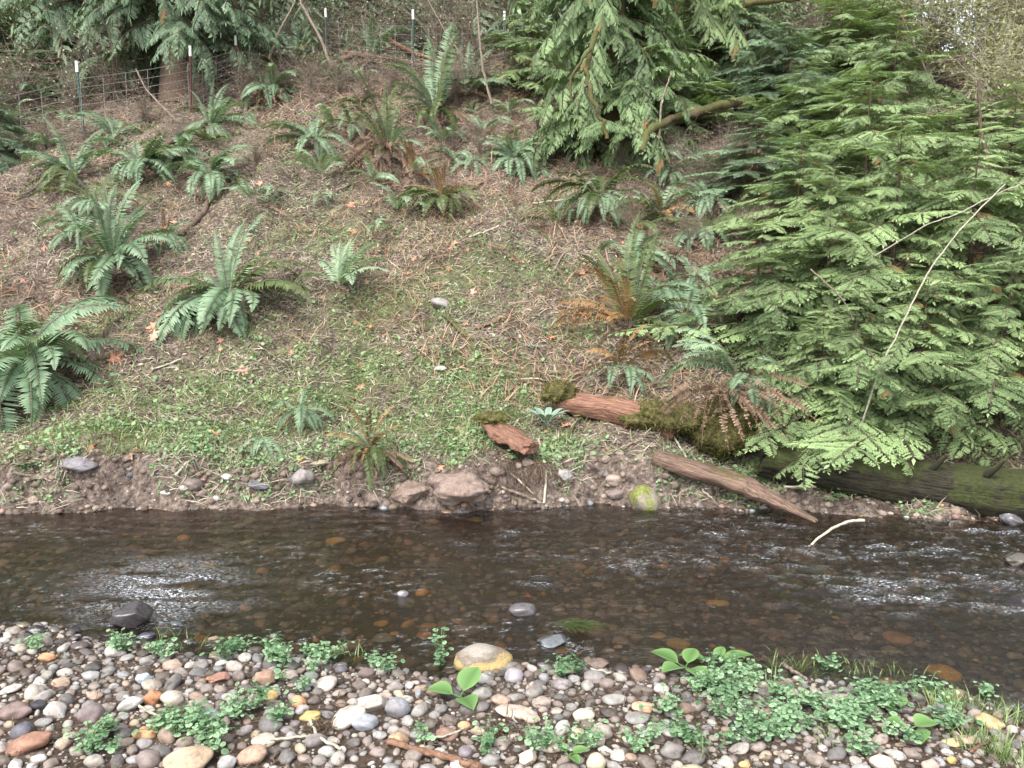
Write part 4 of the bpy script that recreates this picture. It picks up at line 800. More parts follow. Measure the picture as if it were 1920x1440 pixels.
RK = [
 (252,1158,78,50,(.12,.115,.125),'large dark boulder sitting in the shallow water at left','stone_wet',1,-.15),
 (905,1240,108,56,(.50,.37,.14),'yellow-banded boulder at the water edge, bottom centre','stone',0,0),
 (700,1312,72,42,(.36,.34,.31),'flat light grey angular rock on the gravel','stone',1,.1),
 (648,1340,78,46,(.42,.39,.34),'pale rough angular slab left of the grey flat rock','stone',1,-.25),
 (745,1322,46,46,(.25,.25,.27),'round mid-grey stone right of the angular rocks','stone',0,0),
 (684,1352,50,38,(.30,.33,.37),'blue-grey rounded stone below the angular slab','stone',0,0),
 (287,1305,34,42,(.48,.25,.14),'orange brick-like pebble on the left gravel','stone',0,.3),
 (323,1306,42,36,'cream','cream round pebble right of the orange brick-like one','stone',0,0),
 (245,1317,56,28,(.38,.38,.36),'pale grey oblong pebble left of the orange brick-like one','stone',0,-.5),
 (172,1335,48,48,(.20,.165,.165),'speckled purple-brown egg-shaped stone at left','stone',0,.4),
 (55,1388,78,36,(.30,.17,.12),'reddish brown speckled oblong stone, bottom left','stone',0,-.25),
 (30,1330,60,38,(.22,.165,.15),'brownish stone near the left edge above the dark ones','stone',0,-.2),
 (42,1362,36,52,(.11,.11,.13),'dark slate cobble tilted beside the reddish oblong stone','stone',0,-.9),
 (72,1322,34,22,'dark','small nearly black pebble near the left edge','stone',0,0),
 (355,1417,90,50,(.40,.31,.22),'large tan cobble with a dark underside, bottom left','stone',0,-.15),
 (472,1414,62,38,(.34,.24,.18),'tan-brown cobble right of the large tan one','stone',0,-.3),
 (278,1420,44,44,(.23,.19,.18),'brown-grey cobble left of the large tan one','stone',0,0),
 (425,1428,34,34,(.37,.37,.37),'grey cobble cut by the bottom edge between the tan ones','stone',0,-.5),
 (390,1340,46,32,(.30,.33,.36),'blue-grey pebble above the left cress patch','stone',0,0),
 (410,1270,46,20,(.33,.19,.15),'flat reddish pebble under the left waterside cress','stone',1,0),
 (500,1267,48,36,(.31,.20,.15),'rough reddish brown rock among the left waterside cress','stone',1,.1),
 (508,1303,28,26,'yellow','yellowish round pebble below the reddish brown rock','stone',0,0),
 (560,1315,30,28,'orange','rusty orange pebble right of the yellowish one','stone',0,.4),
 (583,1341,40,20,(.52,.41,.17),'flat mustard-yellow pebble, left of bottom centre','stone',0,-.1),
 (495,1388,46,26,'cream','pale domed stone behind the tan-brown cobble','stone',0,0),
 (270,1270,32,26,(.36,.43,.50),'pale sky-blue pebble on the left gravel','stone',1,.2),
 (275,1238,28,20,'grey','light grey pebble beside the left waterside cress','stone',0,0),
 (88,1232,30,20,'orange','orange pebble near the left water edge','stone',0,0),
 (275,1373,44,28,(.45,.28,.15),'orange-tan flat cobble in the left cress patch','stone',0,0),
 (182,1368,34,32,(.33,.31,.17),'olive-yellow squarish pebble at left','stone',1,0),
 (118,1392,26,28,'tan','tan wedge pebble right of the reddish oblong stone','stone',0,-.6),
 (20,1292,40,16,'white','flat white pebble by the left edge','stone',0,-.2),
 (170,1265,34,18,'grey','flat grey pebble above the pale sky-blue one, left','stone',0,0),
 (963,1265,32,34,(.33,.31,.34),'lilac-grey stone standing right of the yellow boulder','stone',0,.2),
 (1020,1268,20,24,(.30,.30,.33),'small bluish pebble at the water edge','stone',0,0),
 (965,1333,72,22,(.45,.37,.31),'long flat tan stone in the centre of the gravel','stone',0,.08),
 (1095,1340,40,28,'cream','cream oval stone right of the long flat tan one','stone',0,0),
 (1115,1384,38,38,(.42,.38,.31),'round beige stone, bottom centre right','stone',0,0),
 (1078,1377,36,40,(.53,.45,.31),'cream-yellow blocky stone left of the round beige one','stone',1,0),
 (1035,1397,52,22,(.45,.41,.34),'pale beige oblong stone below the blocky one','stone',0,-.15),
 (990,1414,40,44,(.50,.43,.34),'cream angular stone at the bottom centre','stone',1,0),
 (1118,1426,38,40,(.53,.47,.33),'pale yellow stone cut by the bottom edge','stone',0,0),
 (747,1384,38,34,(.43,.30,.19),'orange-brown round stone, bottom centre left','stone',0,0),
 (837,1376,42,28,(.25,.165,.13),'dark brown oval stone right of the orange-brown one','stone',0,0),
 (870,1361,24,22,(.45,.26,.15),'small orange pebble touching the dark brown oval','stone',0,0),
 (782,1376,28,24,'grey','pale grey pebble between the orange-brown and dark brown stones','stone',0,0),
 (873,1408,28,32,'violet-grey','violet-grey stone above the brown branch','stone',0,0),
 (938,1312,36,22,(.38,.27,.21),'pinkish tan pebble above the long flat tan one','stone',0,0),
 (1205,1325,42,20,(.52,.33,.22),'salmon-orange flat pebble, right of centre','stone',0,0),
 (1240,1290,30,24,'white','pale striped pebble right of centre near the water','stone',0,0),
 (995,1345,36,16,(.48,.38,.30),'small flat tan pebble under the long flat tan stone','stone',0,0),
 (1575,1310,86,44,(.24,.205,.18),'rough brown-grey rock half hidden by the right cress','stone',1,0),
 (1855,1350,58,30,(.50,.39,.22),'tan-yellow wedge stone near the right edge','stone',0,.35),
 (1785,1393,36,14,(.53,.43,.25),'flat cream-yellow pebble at bottom right','stone',0,0),
 (1810,1386,40,16,'tan','flat tan pebble behind the cream-yellow one','stone',0,0),
 (1870,1402,32,24,'cream','cream round pebble at bottom right','stone',0,0),
 (1655,1427,54,34,(.52,.44,.38),'large pale pinkish cobble at bottom right','stone',0,.15),
 (1678,1414,40,20,'white','white flat stone above the pale pinkish cobble','stone',0,.1),
 (1745,1432,32,28,(.45,.36,.31),'pinkish stone cut by the bottom edge at right','stone',0,0),
 (1385,1362,38,18,(.06,.07,.10),'shiny dark blue pebble between the right cress patches','stone_wet',0,0),
 (1783,1425,18,18,(.50,.31,.12),'small amber pebble at bottom right','stone',0,0),
 (1395,1435,22,18,(.50,.31,.14),'small orange pebble on the bottom edge right of centre','stone',0,0),
 (980,1141,50,34,(.30,.30,.32),'grey stone in the middle of the creek just breaking the surface','stone_wet',0,0),
 (1038,1197,66,30,(.24,.28,.30),'flat slate-blue rock in the shallows with grass caught on it','stone_wet',1,0),
 (1120,1243,56,22,(.42,.33,.28),'tilted pinkish brown slab in the shallows','stone_wet',1,-.3),
 (755,1112,20,16,(.42,.44,.5),'small wet stone breaking the surface in mid stream','stone_wet',0,0),
 (1210,928,58,70,(.21,.19,.15),'mossy round boulder at the far waterline','stone_moss',0,0),
 (565,890,46,40,(.22,.20,.20),'blocky grey stone set in the bare earth edge','stone',1,.2),
 (862,912,118,70,(.22,.17,.145),'big lump of bare brown clay at the far waterline','clay',0,0),
 (772,918,70,56,(.20,.155,.13),'smaller clay lump left of the big one','clay',0,0),
 (487,915,46,16,(.15,.15,.18),'flat slate stone below the little hanging fern','stone',1,.2),
 (362,905,34,30,(.19,.155,.14),'brown stone in the earth edge left of the slate one','stone',0,0),
 (425,895,20,14,'white','small pale stone in the earth edge','stone',0,0),
 (345,922,16,12,'white','white pebble at the far waterline, left','stone',0,0),
 (312,925,22,12,'white','flat white pebble at the far waterline left of the round one','stone',0,0),
 (405,935,14,12,'white','tiny white pebble near the far waterline','stone',0,0),
 (1062,890,36,34,(.30,.29,.28),'grey stone in the earth right of the upright stick','stone',1,0),
 (1150,900,30,24,(.34,.27,.23),'pinkish pebble left of the mossy round boulder','stone',0,0),
 (1155,925,40,22,(.21,.17,.155),'brown stone at the foot of the earth bank','stone',0,0),
 (148,872,66,26,(.20,.19,.205),'long grey-violet rock under the ground cover at left','stone',0,.2),
 (600,870,44,14,(.33,.30,.22),'flat pale stone on the lip of the bank','stone',1,0),
 (828,567,42,24,(.28,.26,.25),'grey rock on the open slope','stone',0,.3),
 (825,692,24,12,'white','pale stone in the grass below the lichen stick','stone',0,0),
 (1408,178,80,50,(.24,.21,.20),'grey boulder behind the thicket top, beside the mossy branch','stone',0,0),
 (1898,978,52,34,(.34,.36,.40),'pale blue-grey slab at the waterline on the right edge','stone_wet',1,.5),
 (1905,1048,50,30,(.20,.19,.16),'dull stone breaking the surface at the right edge','stone_wet',1,0),
 (140,1180,26,18,(.05,.05,.06),'dark wet stone left of the large dark boulder','stone_wet',0,0),
 (68,1180,34,20,(.07,.065,.08),'dark wet stone at the left water edge','stone_wet',0,0),
 (275,1190,34,14,(.13,.14,.19),'bluish wet pebble just below the large dark boulder','stone_wet',0,0),
 (230,1200,38,18,(.10,.09,.10),'low dark wet stone in front of the large dark boulder','stone_wet',0,0),
 (330,1167,26,12,(.14,.17,.17),'small wet stone right of the large dark boulder','stone_wet',0,0),
 (355,1201,24,14,(.08,.09,.08),'dark green wet pebble at the near waterline','stone_wet',0,0),
 (150,1210,34,18,(.18,.15,.14),'brownish wet pebble at the left waterline','stone_wet',0,0),
 (840,965,26,12,(.40,.28,.18),'small tan stone in the far shallows','stone_wet',0,0),
 (640,1255,24,20,(.12,.115,.13),'dark pebble at the near waterline left of the yellow boulder','stone',0,0),
]
SC = [stone_mesh(i+91, 5, 2, .22) for i in range(3)]
for m_ in SC:
    for v_ in m_.vertices: v_.co *= 1 + .10*mnoise.fractal(v_.co*2.6+Vector((7, 3, 1)), .8, 2, 6)
ST['clay'] = ([with_mat(m, 'clay') for m in SC], [with_mat(m, 'clay') for m in SC])
for r_ in RK:
    px, py, w, h, col, lab, kind, ang, tilt = r_
    sink = .35
    rock(px, py, w, h, col, lab, kind, bool(ang), tilt, 'boulder' if max(w, h) > 75 else ('clay lump' if kind == 'clay' else 'stone'), 'clay_lump' if kind == 'clay' else ('boulder' if max(w, h) > 75 else 'stone'), sink)
# submerged named stones: rest on the stream bed
for px, py, w, h, col, lab in [(1770,1275,64,36,(.75,.48,.10),'large amber stone under water near the right bank'),(720,1220,42,20,(.34,.34,.30),'grey oval stone under the shallow water'),(715,1181,26,14,(.60,.38,.12),'amber pebble under water left of centre'),
 (797,1206,30,14,(.60,.26,.10),'orange-red pebble under water near the cress sprig'),(803,1183,30,14,(.50,.27,.13),'brown-orange pebble under water above the orange-red one'),(1355,1090,28,18,(.62,.48,.16),'yellow stone under the riffle right of centre'),
 (630,1006,36,20,(.62,.38,.08),'orange stone under water near the far bank, left'),(1052,1246,30,16,(.55,.40,.14),'amber pebble under water beside the tilted slab'),(1270,1225,44,22,(.55,.40,.12),'yellowish stone under water above the broad-leafed plants'),(890,985,30,20,(.40,.33,.12),'olive-yellow stone under the far riffle'),
 (390,1055,30,12,(.50,.34,.12),'tan stone under water left of the glitter end'),(1500,1010,70,30,(.20,.12,.07),'brown stone under water below the driftwood'),(880,1190,60,20,(.22,.16,.10),'brown flat stone under water left of the slate-blue rock'),(1690,1150,60,30,(.38,.22,.10),'rust-brown stone under water at right')]:
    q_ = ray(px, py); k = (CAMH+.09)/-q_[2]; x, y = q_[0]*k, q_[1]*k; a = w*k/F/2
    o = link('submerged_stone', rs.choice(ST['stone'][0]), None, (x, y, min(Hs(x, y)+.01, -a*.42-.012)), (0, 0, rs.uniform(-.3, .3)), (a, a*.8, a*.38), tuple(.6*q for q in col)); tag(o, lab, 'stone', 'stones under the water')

# pebbles of the bar: the largest as single stones, the rest as one gravel object
pal = [('cream','cream',.15),('white','white',.09),('grey','grey',.17),('slate','slate',.07),('dark','dark',.05),('blue-grey','blue-grey',.07),('pinkish brown','pinkish brown',.11),('orange','orange',.05),('yellow','yellow',.04),('brown','brown',.12),('tan','tan',.14),('violet-grey','violet-grey',.06)]
pn = [a for a, _, _ in pal]; pw_ = np.array([w for _, _, w in pal]); pw_ /= pw_.sum()
r = np.random.default_rng(21); cell = {}
def ok(x, y, a):
    for i in range(int((x-.2)*8), int((x+.2)*8)+1):
        for j in range(int((y-.2)*8), int((y+.2)*8)+1):
            for X, Y, A in cell.get((i, j), ()):
                if (x-X)**2 + (y-Y)**2 < (.86*(a+A))**2: return False
    return True
def reg(x, y, a): cell.setdefault((int(x*8), int(y*8)), []).append((x, y, a))
for X, Y, A in TAKEN: reg(X, Y, A)
nind = 0; gm = MB()
ICO = None
bm = bmesh.new(); bmesh.ops.create_icosphere(bm, subdivisions=2, radius=1); IV = np.array([v.co[:] for v in bm.verts]); IFc = np.array([[v.index for v in f.verts] for f in bm.faces]); bm.free()
bm = bmesh.new(); bmesh.ops.create_icosphere(bm, subdivisions=1, radius=1); JV = np.array([v.co[:] for v in bm.verts]); JF = np.array([[v.index for v in f.verts] for f in bm.faces]); bm.free()
IVs = [IV*(1+.22*fbm(IV[:, 0]*1.4+s*5, IV[:, 1]*1.4+IV[:, 2]*2+s*3, 2)*2)[:, None] for s in range(10)]; JVs = [JV*(1+.3*fbm(JV[:, 0]*1.4+s*5, JV[:, 1]*1.4+JV[:, 2]*2+s*3, 2)*2)[:, None] for s in range(10)]
LBL = {'cream':'cream rounded pebble lying in the gravel bar','white':'whitish rounded pebble lying in the gravel bar','grey':'plain grey pebble lying in the gravel bar','slate':'dark slate-coloured pebble lying in the gravel bar','dark':'nearly black pebble lying in the gravel bar','blue-grey':'blue-grey pebble lying in the gravel bar','pinkish brown':'pinkish brown pebble lying in the gravel bar','orange':'dull orange pebble lying in the gravel bar','yellow':'mustard-coloured pebble lying in the gravel bar','brown':'dark brown pebble lying in the gravel bar','tan':'tan pebble lying in the gravel bar','violet-grey':'violet-tinged grey pebble lying in the gravel bar'}
def stone_rand(x, y, a, ind, submerged=False, flat=.6):
    global nind
    nm = pn[r.choice(len(pn), p=pw_)]; c = np.array(PAL[nm])*r.uniform(.62, 1.0)*r.uniform(.95, 1.05, 3); c = (c*.50 + c.mean()*.50)*.72 + np.array([.27, .24, .21])*.20*np.array([1.03, 1, .96])
    dd = ynear(x)-y; wet = dd < .07
    if float(dd) < .45 and r.random() < .45: c = c*.62
    asp = r.uniform(.55, .95); fl = r.uniform(.4, .7) if flat else .5; rz = r.normal(-.35, .7)
    z = Hs(x, y) + a*fl*(.28 if ind else .2)
    if ind:
        o = link('pebble', rs.choice(ST['stone_wet' if wet else 'stone'][1 if r.random() < .0 else 0]), None, (x, y, z), (r.normal(0, .18), r.normal(0, .22), rz), (a, a*asp, a*fl), tuple(c))
        tag(o, LBL[nm], 'pebble', nm+' pebbles of the gravel bar'); nind += 1
    else:
        big_ = a > .011; Vb, Fb = (IVs, IFc) if big_ else (JVs, JF)
        Rm = rotz(rz)@rotx(r.normal(0, .25)); V_ = (Vb[r.integers(10)]*np.array([a, a*asp, a*fl]))@Rm.T + np.array([x, y, z])
        gm.add(V_, Fb, .5, 0, np.clip(c, 0, 1))
# density: fewer big stones towards the lower right
def inview(x, y): return abs(x) < y*.66+.05
NB = 300 - 8
for lo, hi, tries, ind in ((.038, .047, 150, True), (.030, .038, 600, True), (.0235, .030, 2600, True), (.015, .023, 7000, False), (.009, .015, 14000, False), (.005, .009, 16000, False), (.003, .005, 15000, False)):
    for _ in range(tries):
        x = r.uniform(-2.7, 2.7); y = r.uniform(1.75, 3.8); a = r.uniform(lo, hi)
        if y > ynear(x)+.02 - (a if a > .02 else 0): continue
        if ind and x > .55 and r.random() < .72: continue
        if ind and y < ynear(x)-.02 and not inview(x, y+.1): 
            if r.random() < .8: continue
        if not ok(x, y, a): continue
        if a < .009 and r.random() < .25: continue
        reg(x, y, a); stone_rand(x, y, a, ind and nind < NB and inview(x, y+.05) and y > 2.25)
tag(link('gravel', gm.mesh('gravel', M['gravel'])), 'fine mixed gravel and small pebbles between the larger pebbles', 'gravel', kind='stuff')
# stream bed stones
gm = MB()
for k in range(8500):
    x = r.uniform(-4.2, 4.2); y = r.uniform(2.6, 5.5)
    if y < ynear(x)-.03 or y > yfar(x)+.02: continue
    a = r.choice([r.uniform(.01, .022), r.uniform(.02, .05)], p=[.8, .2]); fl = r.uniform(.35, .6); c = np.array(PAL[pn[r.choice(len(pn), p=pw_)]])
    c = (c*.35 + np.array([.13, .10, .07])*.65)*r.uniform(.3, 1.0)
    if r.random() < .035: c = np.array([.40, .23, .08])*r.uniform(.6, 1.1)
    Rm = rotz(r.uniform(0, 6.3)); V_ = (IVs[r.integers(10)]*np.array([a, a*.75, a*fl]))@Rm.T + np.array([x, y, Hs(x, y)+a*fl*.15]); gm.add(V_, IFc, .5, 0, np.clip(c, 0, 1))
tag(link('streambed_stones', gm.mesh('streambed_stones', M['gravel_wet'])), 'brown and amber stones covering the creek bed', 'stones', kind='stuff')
# small stones in the cut bank
gm = MB()
for k in range(1000):
    x = r.uniform(-4.2, 4.2); s = abs(r.normal(.06, .11)); y = yfar(x)+s; a = r.choice([r.uniform(.005, .014), r.uniform(.014, .035)], p=[.85, .15])
    c = np.array(PAL[pn[r.choice(len(pn), p=pw_)]])*r.uniform(.4, .8)
    V_ = (JVs[r.integers(10)]*np.array([a, a*.8, a*.6]))@rotz(r.uniform(0, 6)).T + np.array([x, y, Hs(x, y)+a*.1]); gm.add(V_, JF, .5, 0, np.clip(c, 0, 1))
tag(link('bank_gravel', gm.mesh('bank_gravel', M['gravel'])), 'small stones embedded in the bare earth of the far bank', 'gravel', kind='stuff')

bb = [o for o in C.objects if o.get('label', '').startswith('yellow-banded')][0]; bb.data = bb.data.copy(); bb.data.materials[0] = M['banded']
M['drystalk'] = leaf_mat('dry_stalk', (.10, .055, .04), (.36, .24, .17), .1, .85, .15)
gm = MB()
for k in range(420):
    x = r.uniform(-4.2, 3.4); s = abs(r.normal(.14, .09)); y = yfar(x)+s; a = r.uniform(.012, .05)*r.uniform(.5, 1); c = np.array([.22, .175, .145])*r.uniform(.35, 1.1)
    Vc = IVs[r.integers(10)]; Vc = Vc*(1+.25*fbm(Vc[:, 0]*4+k, Vc[:, 1]*4+Vc[:, 2]*3, 2)*2)[:, None]
    gm.add((Vc*np.array([a, a*.8, a*.7]))@rotz(r.uniform(0, 6)).T + np.array([x, y, Hs(x, y)]), IFc, .5, 0, c)
tag(link('earth_clods', gm.mesh('earth_clods', M['gravel'])), 'crumbling clods of earth on the cut bank', 'earth', kind='stuff')
# ---------------- scatter helpers ----------------
def scatter_blades(mb, X, Y, n, lmin, lmax, w, up=.6, lean=.6, tint=(0, 1), mi=0, z0=0.):
    """thin two-quad blades standing or lying on the slope"""
    Z = H(X, Y); N = Nrm(X, Y); k = len(X); az = r.uniform(0, 6.283, k); l = r.uniform(lmin, lmax, k)
    d = np.stack([np.cos(az), np.sin(az), np.zeros(k)], -1); d = d - N*(d*N).sum(1, keepdims=True); d /= np.linalg.norm(d, axis=1, keepdims=True)
    upv = np.clip(r.normal(up, lean, k), .02, 3)[:, None]; dir_ = d + N*upv; dir_ /= np.linalg.norm(dir_, axis=1, keepdims=True)
    side = np.cross(dir_, N); side /= np.linalg.norm(side, axis=1, keepdims=True)+1e-9; ww = (w*r.uniform(.6, 1.4, k))[:, None]
    p = np.stack([X, Y, Z+z0], -1); m = p + dir_*l[:, None]*.55; t = p + dir_*l[:, None]*.95 + d*l[:, None]*.12 - np.array([0, 0, 1])*l[:, None]*.12
    V_ = np.stack([p-side*ww*.5, p+side*ww*.5, m+side*ww*.45, m-side*ww*.45, t], 1).reshape(-1, 3); b = np.arange(k)*5
    tt = np.repeat(r.uniform(tint[0], tint[1], k), 5)
    mb.add(V_, np.stack([b, b+1, b+2, b+3], -1), tt, mi); base = mb.n-len(V_)
    mb.f3.append(np.stack([b+3, b+2, b+4], -1)+base); mb.m3.append(np.full(k, mi))
def scatter_leaves(mb, X, Y, smin, smax, zmin, zmax, asp=.8, tilt=.5, tint=(0, 1), mi=0):
    k = len(X); N = Nrm(X, Y) + r.normal(0, tilt, (k, 3)); N[:, 2] += .4; N /= np.linalg.norm(N, axis=1, keepdims=True)
    a = np.cross(N, r.normal(0, 1, (k, 3))); a /= np.linalg.norm(a, axis=1, keepdims=True); b = np.cross(N, a); s = r.uniform(smin, smax, k)[:, None]
    p = np.stack([X, Y, H(X, Y)+r.uniform(zmin, zmax, k)], -1)
    V_ = np.stack([p-a*s, p-a*s*.35+b*s*asp*.8, p+a*s*.5+b*s*asp*.7, p+a*s, p+a*s*.5-b*s*asp*.7, p-a*s*.35-b*s*asp*.8], 1).reshape(-1, 3); i = np.arange(k)*6
    tt = np.repeat(r.uniform(tint[0], tint[1], k), 6)
    mb.add(V_, np.concatenate([np.stack([i, i+1, i+2, i+3], -1), np.stack([i, i+3, i+4, i+5], -1)]), tt, mi)
def region(n, x0, x1, y0, y1, near=1.5):
    y = y0 + (y1-y0)*r.random(n)**near; x = r.uniform(x0, x1, n)*(.35+.65*y/y1); return x, y
# dead litter on the slope
mb = MB(); X, Y = region(95000, -11, 10, 5.2, 15.5, 1.2); k = Y > yfar(X)+.22; X, Y = X[k], Y[k]
lit = vnoise(X*2.1, Y*2.1); k = r.random(len(X)) < sm(.22, .62, lit*.6 + .4*vnoise(X*6, Y*6))*1.1; X, Y = X[k], Y[k]
scatter_blades(mb, X, Y, 0, .03, .13, .0062, .16, .16, z0=.006)
tag(link('dead_grass_litter', mb.mesh('litter', M['straw'])), 'pale dead grass and needle litter covering the slope', 'litter', kind='stuff')
mb = MB(); X, Y = region(22000, -11, 10, 5.3, 15.5, 1.2); k = Y > yfar(X)+.25; X, Y = X[k], Y[k]
k = vnoise(X*1.7+50, Y*1.7) > .38; X, Y = X[k], Y[k]
scatter_leaves(mb, X, Y, .006, .026, .004, .022, .55, .5)
tag(link('leaf_litter', mb.mesh('litter', M['litterleaf'])), 'brown crumbled leaf litter on the slope', 'litter', kind='stuff')
mb = MB(); X, Y = region(38000, -10, 9, 6.2, 15.2, 1.0); m = vnoise(X*.9+13, Y*.9)*.6 + vnoise(X*3.1, Y*3.1+5)*.5; k = (m > .56) & (Y > yfar(X)+.9); X, Y = X[k], Y[k]
scatter_blades(mb, X, Y, 0, .09, .30, .0075, .45, .35)
tag(link('dry_stalks', mb.mesh('dry_stalks', M['drystalk'])), 'tangle of dry brown stalks and old fern stems on the slope', 'dry stalks', kind='stuff')
mb = MB(); X, Y = region(9000, -10, 9, 6.0, 15.2, 1.0); m = vnoise(X*1.1+33, Y*1.1); k = (m > .5); X, Y = X[k], Y[k]
scatter_leaves(mb, X, Y, .012, .032, .02, .10, .5, .8)
tag(link('low_leaves', mb.mesh('low_leaves', M['fern_dark'])), 'scattered small dark green leaves of low undergrowth', 'undergrowth', kind='stuff')
# ground cover, moss and grass
def by_green(n, y1=13., thr=.12, x0=-7, x1=6, near=1.6, bg_=.06):
    X, Y = region(n, x0, x1, 5.1, y1, near); g = gsum(X, Y, GREEN) + bg_; g = g*(.35+1.3*vnoise(X*3.3+9, Y*3.3)); k = (r.random(n) < g) & (Y > yfar(X)+.17)
    return X[k], Y[k]
mb = MB(); X, Y = by_green(120000); k = vnoise(X*5+2, Y*7) > .33; X, Y = X[k], Y[k]; h_ = len(X)//5
scatter_leaves(mb, X[h_:], Y[h_:], .005, .0125, .004, .04, .9, .6); scatter_leaves(mb, X[:h_], Y[:h_], .012, .024, .01, .07, .8, .6, (.3, 1))
tag(link('ground_cover', mb.mesh('ground_cover', M['cover'])), 'small round-leaved green ground cover on the low bank', 'ground cover', kind='stuff')
mb = MB(); X, Y = by_green(130000, bg_=.18); scatter_blades(mb, X, Y, 0, .03, .12, .0036, .9, .5)
tag(link('grass', mb.mesh('grass', M['grass'])), 'short green and yellowish grass on the slope', 'grass', kind='stuff')
mb = MB(); X = r.uniform(-4.2, 3.2, 9000); Y = yfar(X)+r.uniform(.04, .42, 9000); k = vnoise(X*2.6+1, Y*2+7) > .56; X, Y = X[k], Y[k]
scatter_leaves(mb, X, Y, .006, .016, .004, .05, .9, .7); X2 = X[:2600]+.02; Y2 = Y[:2600]
tag(link('bank_creepers', mb.mesh('bank_creepers', M['cover'])), 'green creepers spilling over the lip of the bank', 'ground cover', kind='stuff')
mb = MB(); scatter_blades(mb, X2, Y2, 0, .05, .16, .004, .5, .5)
tag(link('overhanging_grass', mb.mesh('overhanging_grass', M['straw'])), 'dry grass hanging over the bank edge', 'grass', kind='stuff')
# soft moss fuzz in low mats
mb = MB(); X, Y = region(60000, -9, 8, 5.3, 14, 1.3); m = vnoise(X*1.2+3, Y*1.2)*.7+vnoise(X*4, Y*4)*.5; k = (m > .60) & (Y > yfar(X)+.25); X, Y = X[k], Y[k]
scatter_blades(mb, X, Y, 0, .012, .035, .006, .8, .5)
tag(link('moss_mats', mb.mesh('moss_mats', M['mossleaf'])), 'yellow-green moss mats between the litter', 'moss', kind='stuff')
# grass by the near water edge
mb = MB()
for px, py, w_, n_ in [(1500,1262,60,130),(1790,1330,60,120),(1600,1270,50,60),(1690,1275,40,40),(640,1240,60,20),(1840,1400,40,80),(1560,1400,25,20),(1320,1425,20,20),(350,1215,50,40),(1460,1300,60,40),(1900,1350,40,90),(1880,1425,30,90)]:
    p, t = at(px, py); X = r.normal(p.x, w_*t/F*.6, n_); Y = r.normal(p.y, .05, n_); scatter_blades(mb, X, Y, 0, .04, .11, .0035, 1.6, .6)
tag(link('waterside_grass', mb.mesh('waterside_grass', M['grass'])), 'sparse grass blades at the near water edge', 'grass', kind='stuff')
mb = MB(); p, t = at(1075, 1205); X = r.normal(p.x, .05, 160); Y = r.normal(p.y, .02, 160); Z = np.maximum(H(X, Y), .02); k = 160; az = r.normal(.1, .5, k)
for i in range(k):
    d = np.array([math.cos(az[i]), math.sin(az[i]), r.normal(0, .1)]); diamond(mb, np.array([X[i], Y[i], .025+r.random()*.02]), d, r.uniform(.04, .10), .004, np.array([0, 0, 1.]), .1, (r.random()*.5,)*3)
tag(link('stranded_grass', mb.mesh('stranded_grass', M['fern_dark'])), 'wad of green grass caught on the slate-blue rock', 'grass wad')
# debris on the bar: dark wet wood bits
mb = MB(); X = r.uniform(-2.3, 2.5, 2600); Y = r.uniform(2.0, 3.6, 2600); k = Y < ynear(X); X, Y = X[k], Y[k]
scatter_blades(mb, X, Y, 0, .015, .06, .004, .15, .2, z0=.012)
tag(link('gravel_debris', mb.mesh('gravel_debris', M['root'])), 'dark bits of root and bark among the pebbles', 'debris', kind='stuff')
# roots in the cut bank
mb = MB()
for _ in range(1000):
    x = r.choice([r.uniform(-4, 4.5), r.normal(.12, .18), r.normal(-.95, .1)], p=[.62, .28, .10]); s = r.uniform(.08, .34); y = yfar(x)+s; z = Hs(x, y)+.01; n_ = 7; l = r.uniform(.08, .26)
    P = [np.array([x, y, z])]; d = np.array([r.normal(0, .6), -.7, r.uniform(-.5, .3)])
    for i in range(n_):
        d = d + r.normal(0, .25, 3) + np.array([0, 0, -.22]); d /= np.linalg.norm(d); q = P[-1]+d*l/n_; q[2] = max(q[2], Hs(q[0], q[1])+.004, .005); P.append(q)
    mb.tube(P, np.linspace(r.uniform(.0015, .004), .001, n_+1), 3)
tag(link('roots', mb.mesh('roots', M['root'])), 'tangle of fine roots hanging from the cut bank', 'roots', kind='stuff')

for i in range(46):
    px = rs.uniform(-20, 1330); py = rs.uniform(120, 520); p, t = at(px, py)
    root = empty('dead_bracken', (p.x, p.y, p.z+.02), 0, 'low clump of dead brown bracken collapsed on the slope', 'bracken', 'dead bracken clumps on the slope'); put_fronds(root, 'dead', rs.randint(5, 9), R(-90), R(150), rs.uniform(.5, .95), nm='dead_frond', rr=rs)
for i in range(30):
    px = rs.uniform(0, 1330); py = rs.uniform(90, 330); p, t = at(px, py); root = empty('twiggy_shrub', (p.x, p.y, p.z-.02), rs.uniform(0, 6), 'low bare twiggy sprout among the ferns of the upper slope', 'shrub', 'low twiggy sprouts'); link('stems', SH['bare'][i % 3][0], root, sc=rs.uniform(.22, .42))
for i in range(60):
    px = rs.uniform(0, 1330); py = rs.choice([rs.uniform(90, 330), rs.uniform(90, 330), rs.uniform(110, 480)]); p, t = at(px, py); k_ = rs.choice(['g_arch', 'd_arch', 'g_droop', 'p_arch']); root = empty('fern', (p.x, p.y, p.z+.02), 0, 'small fern tuft scattered on the upper slope', 'fern', 'small fern tufts'); put_fronds(root, k_, rs.randint(5, 11), R(-90), R(170), rs.uniform(.35, .85), rr=rs)
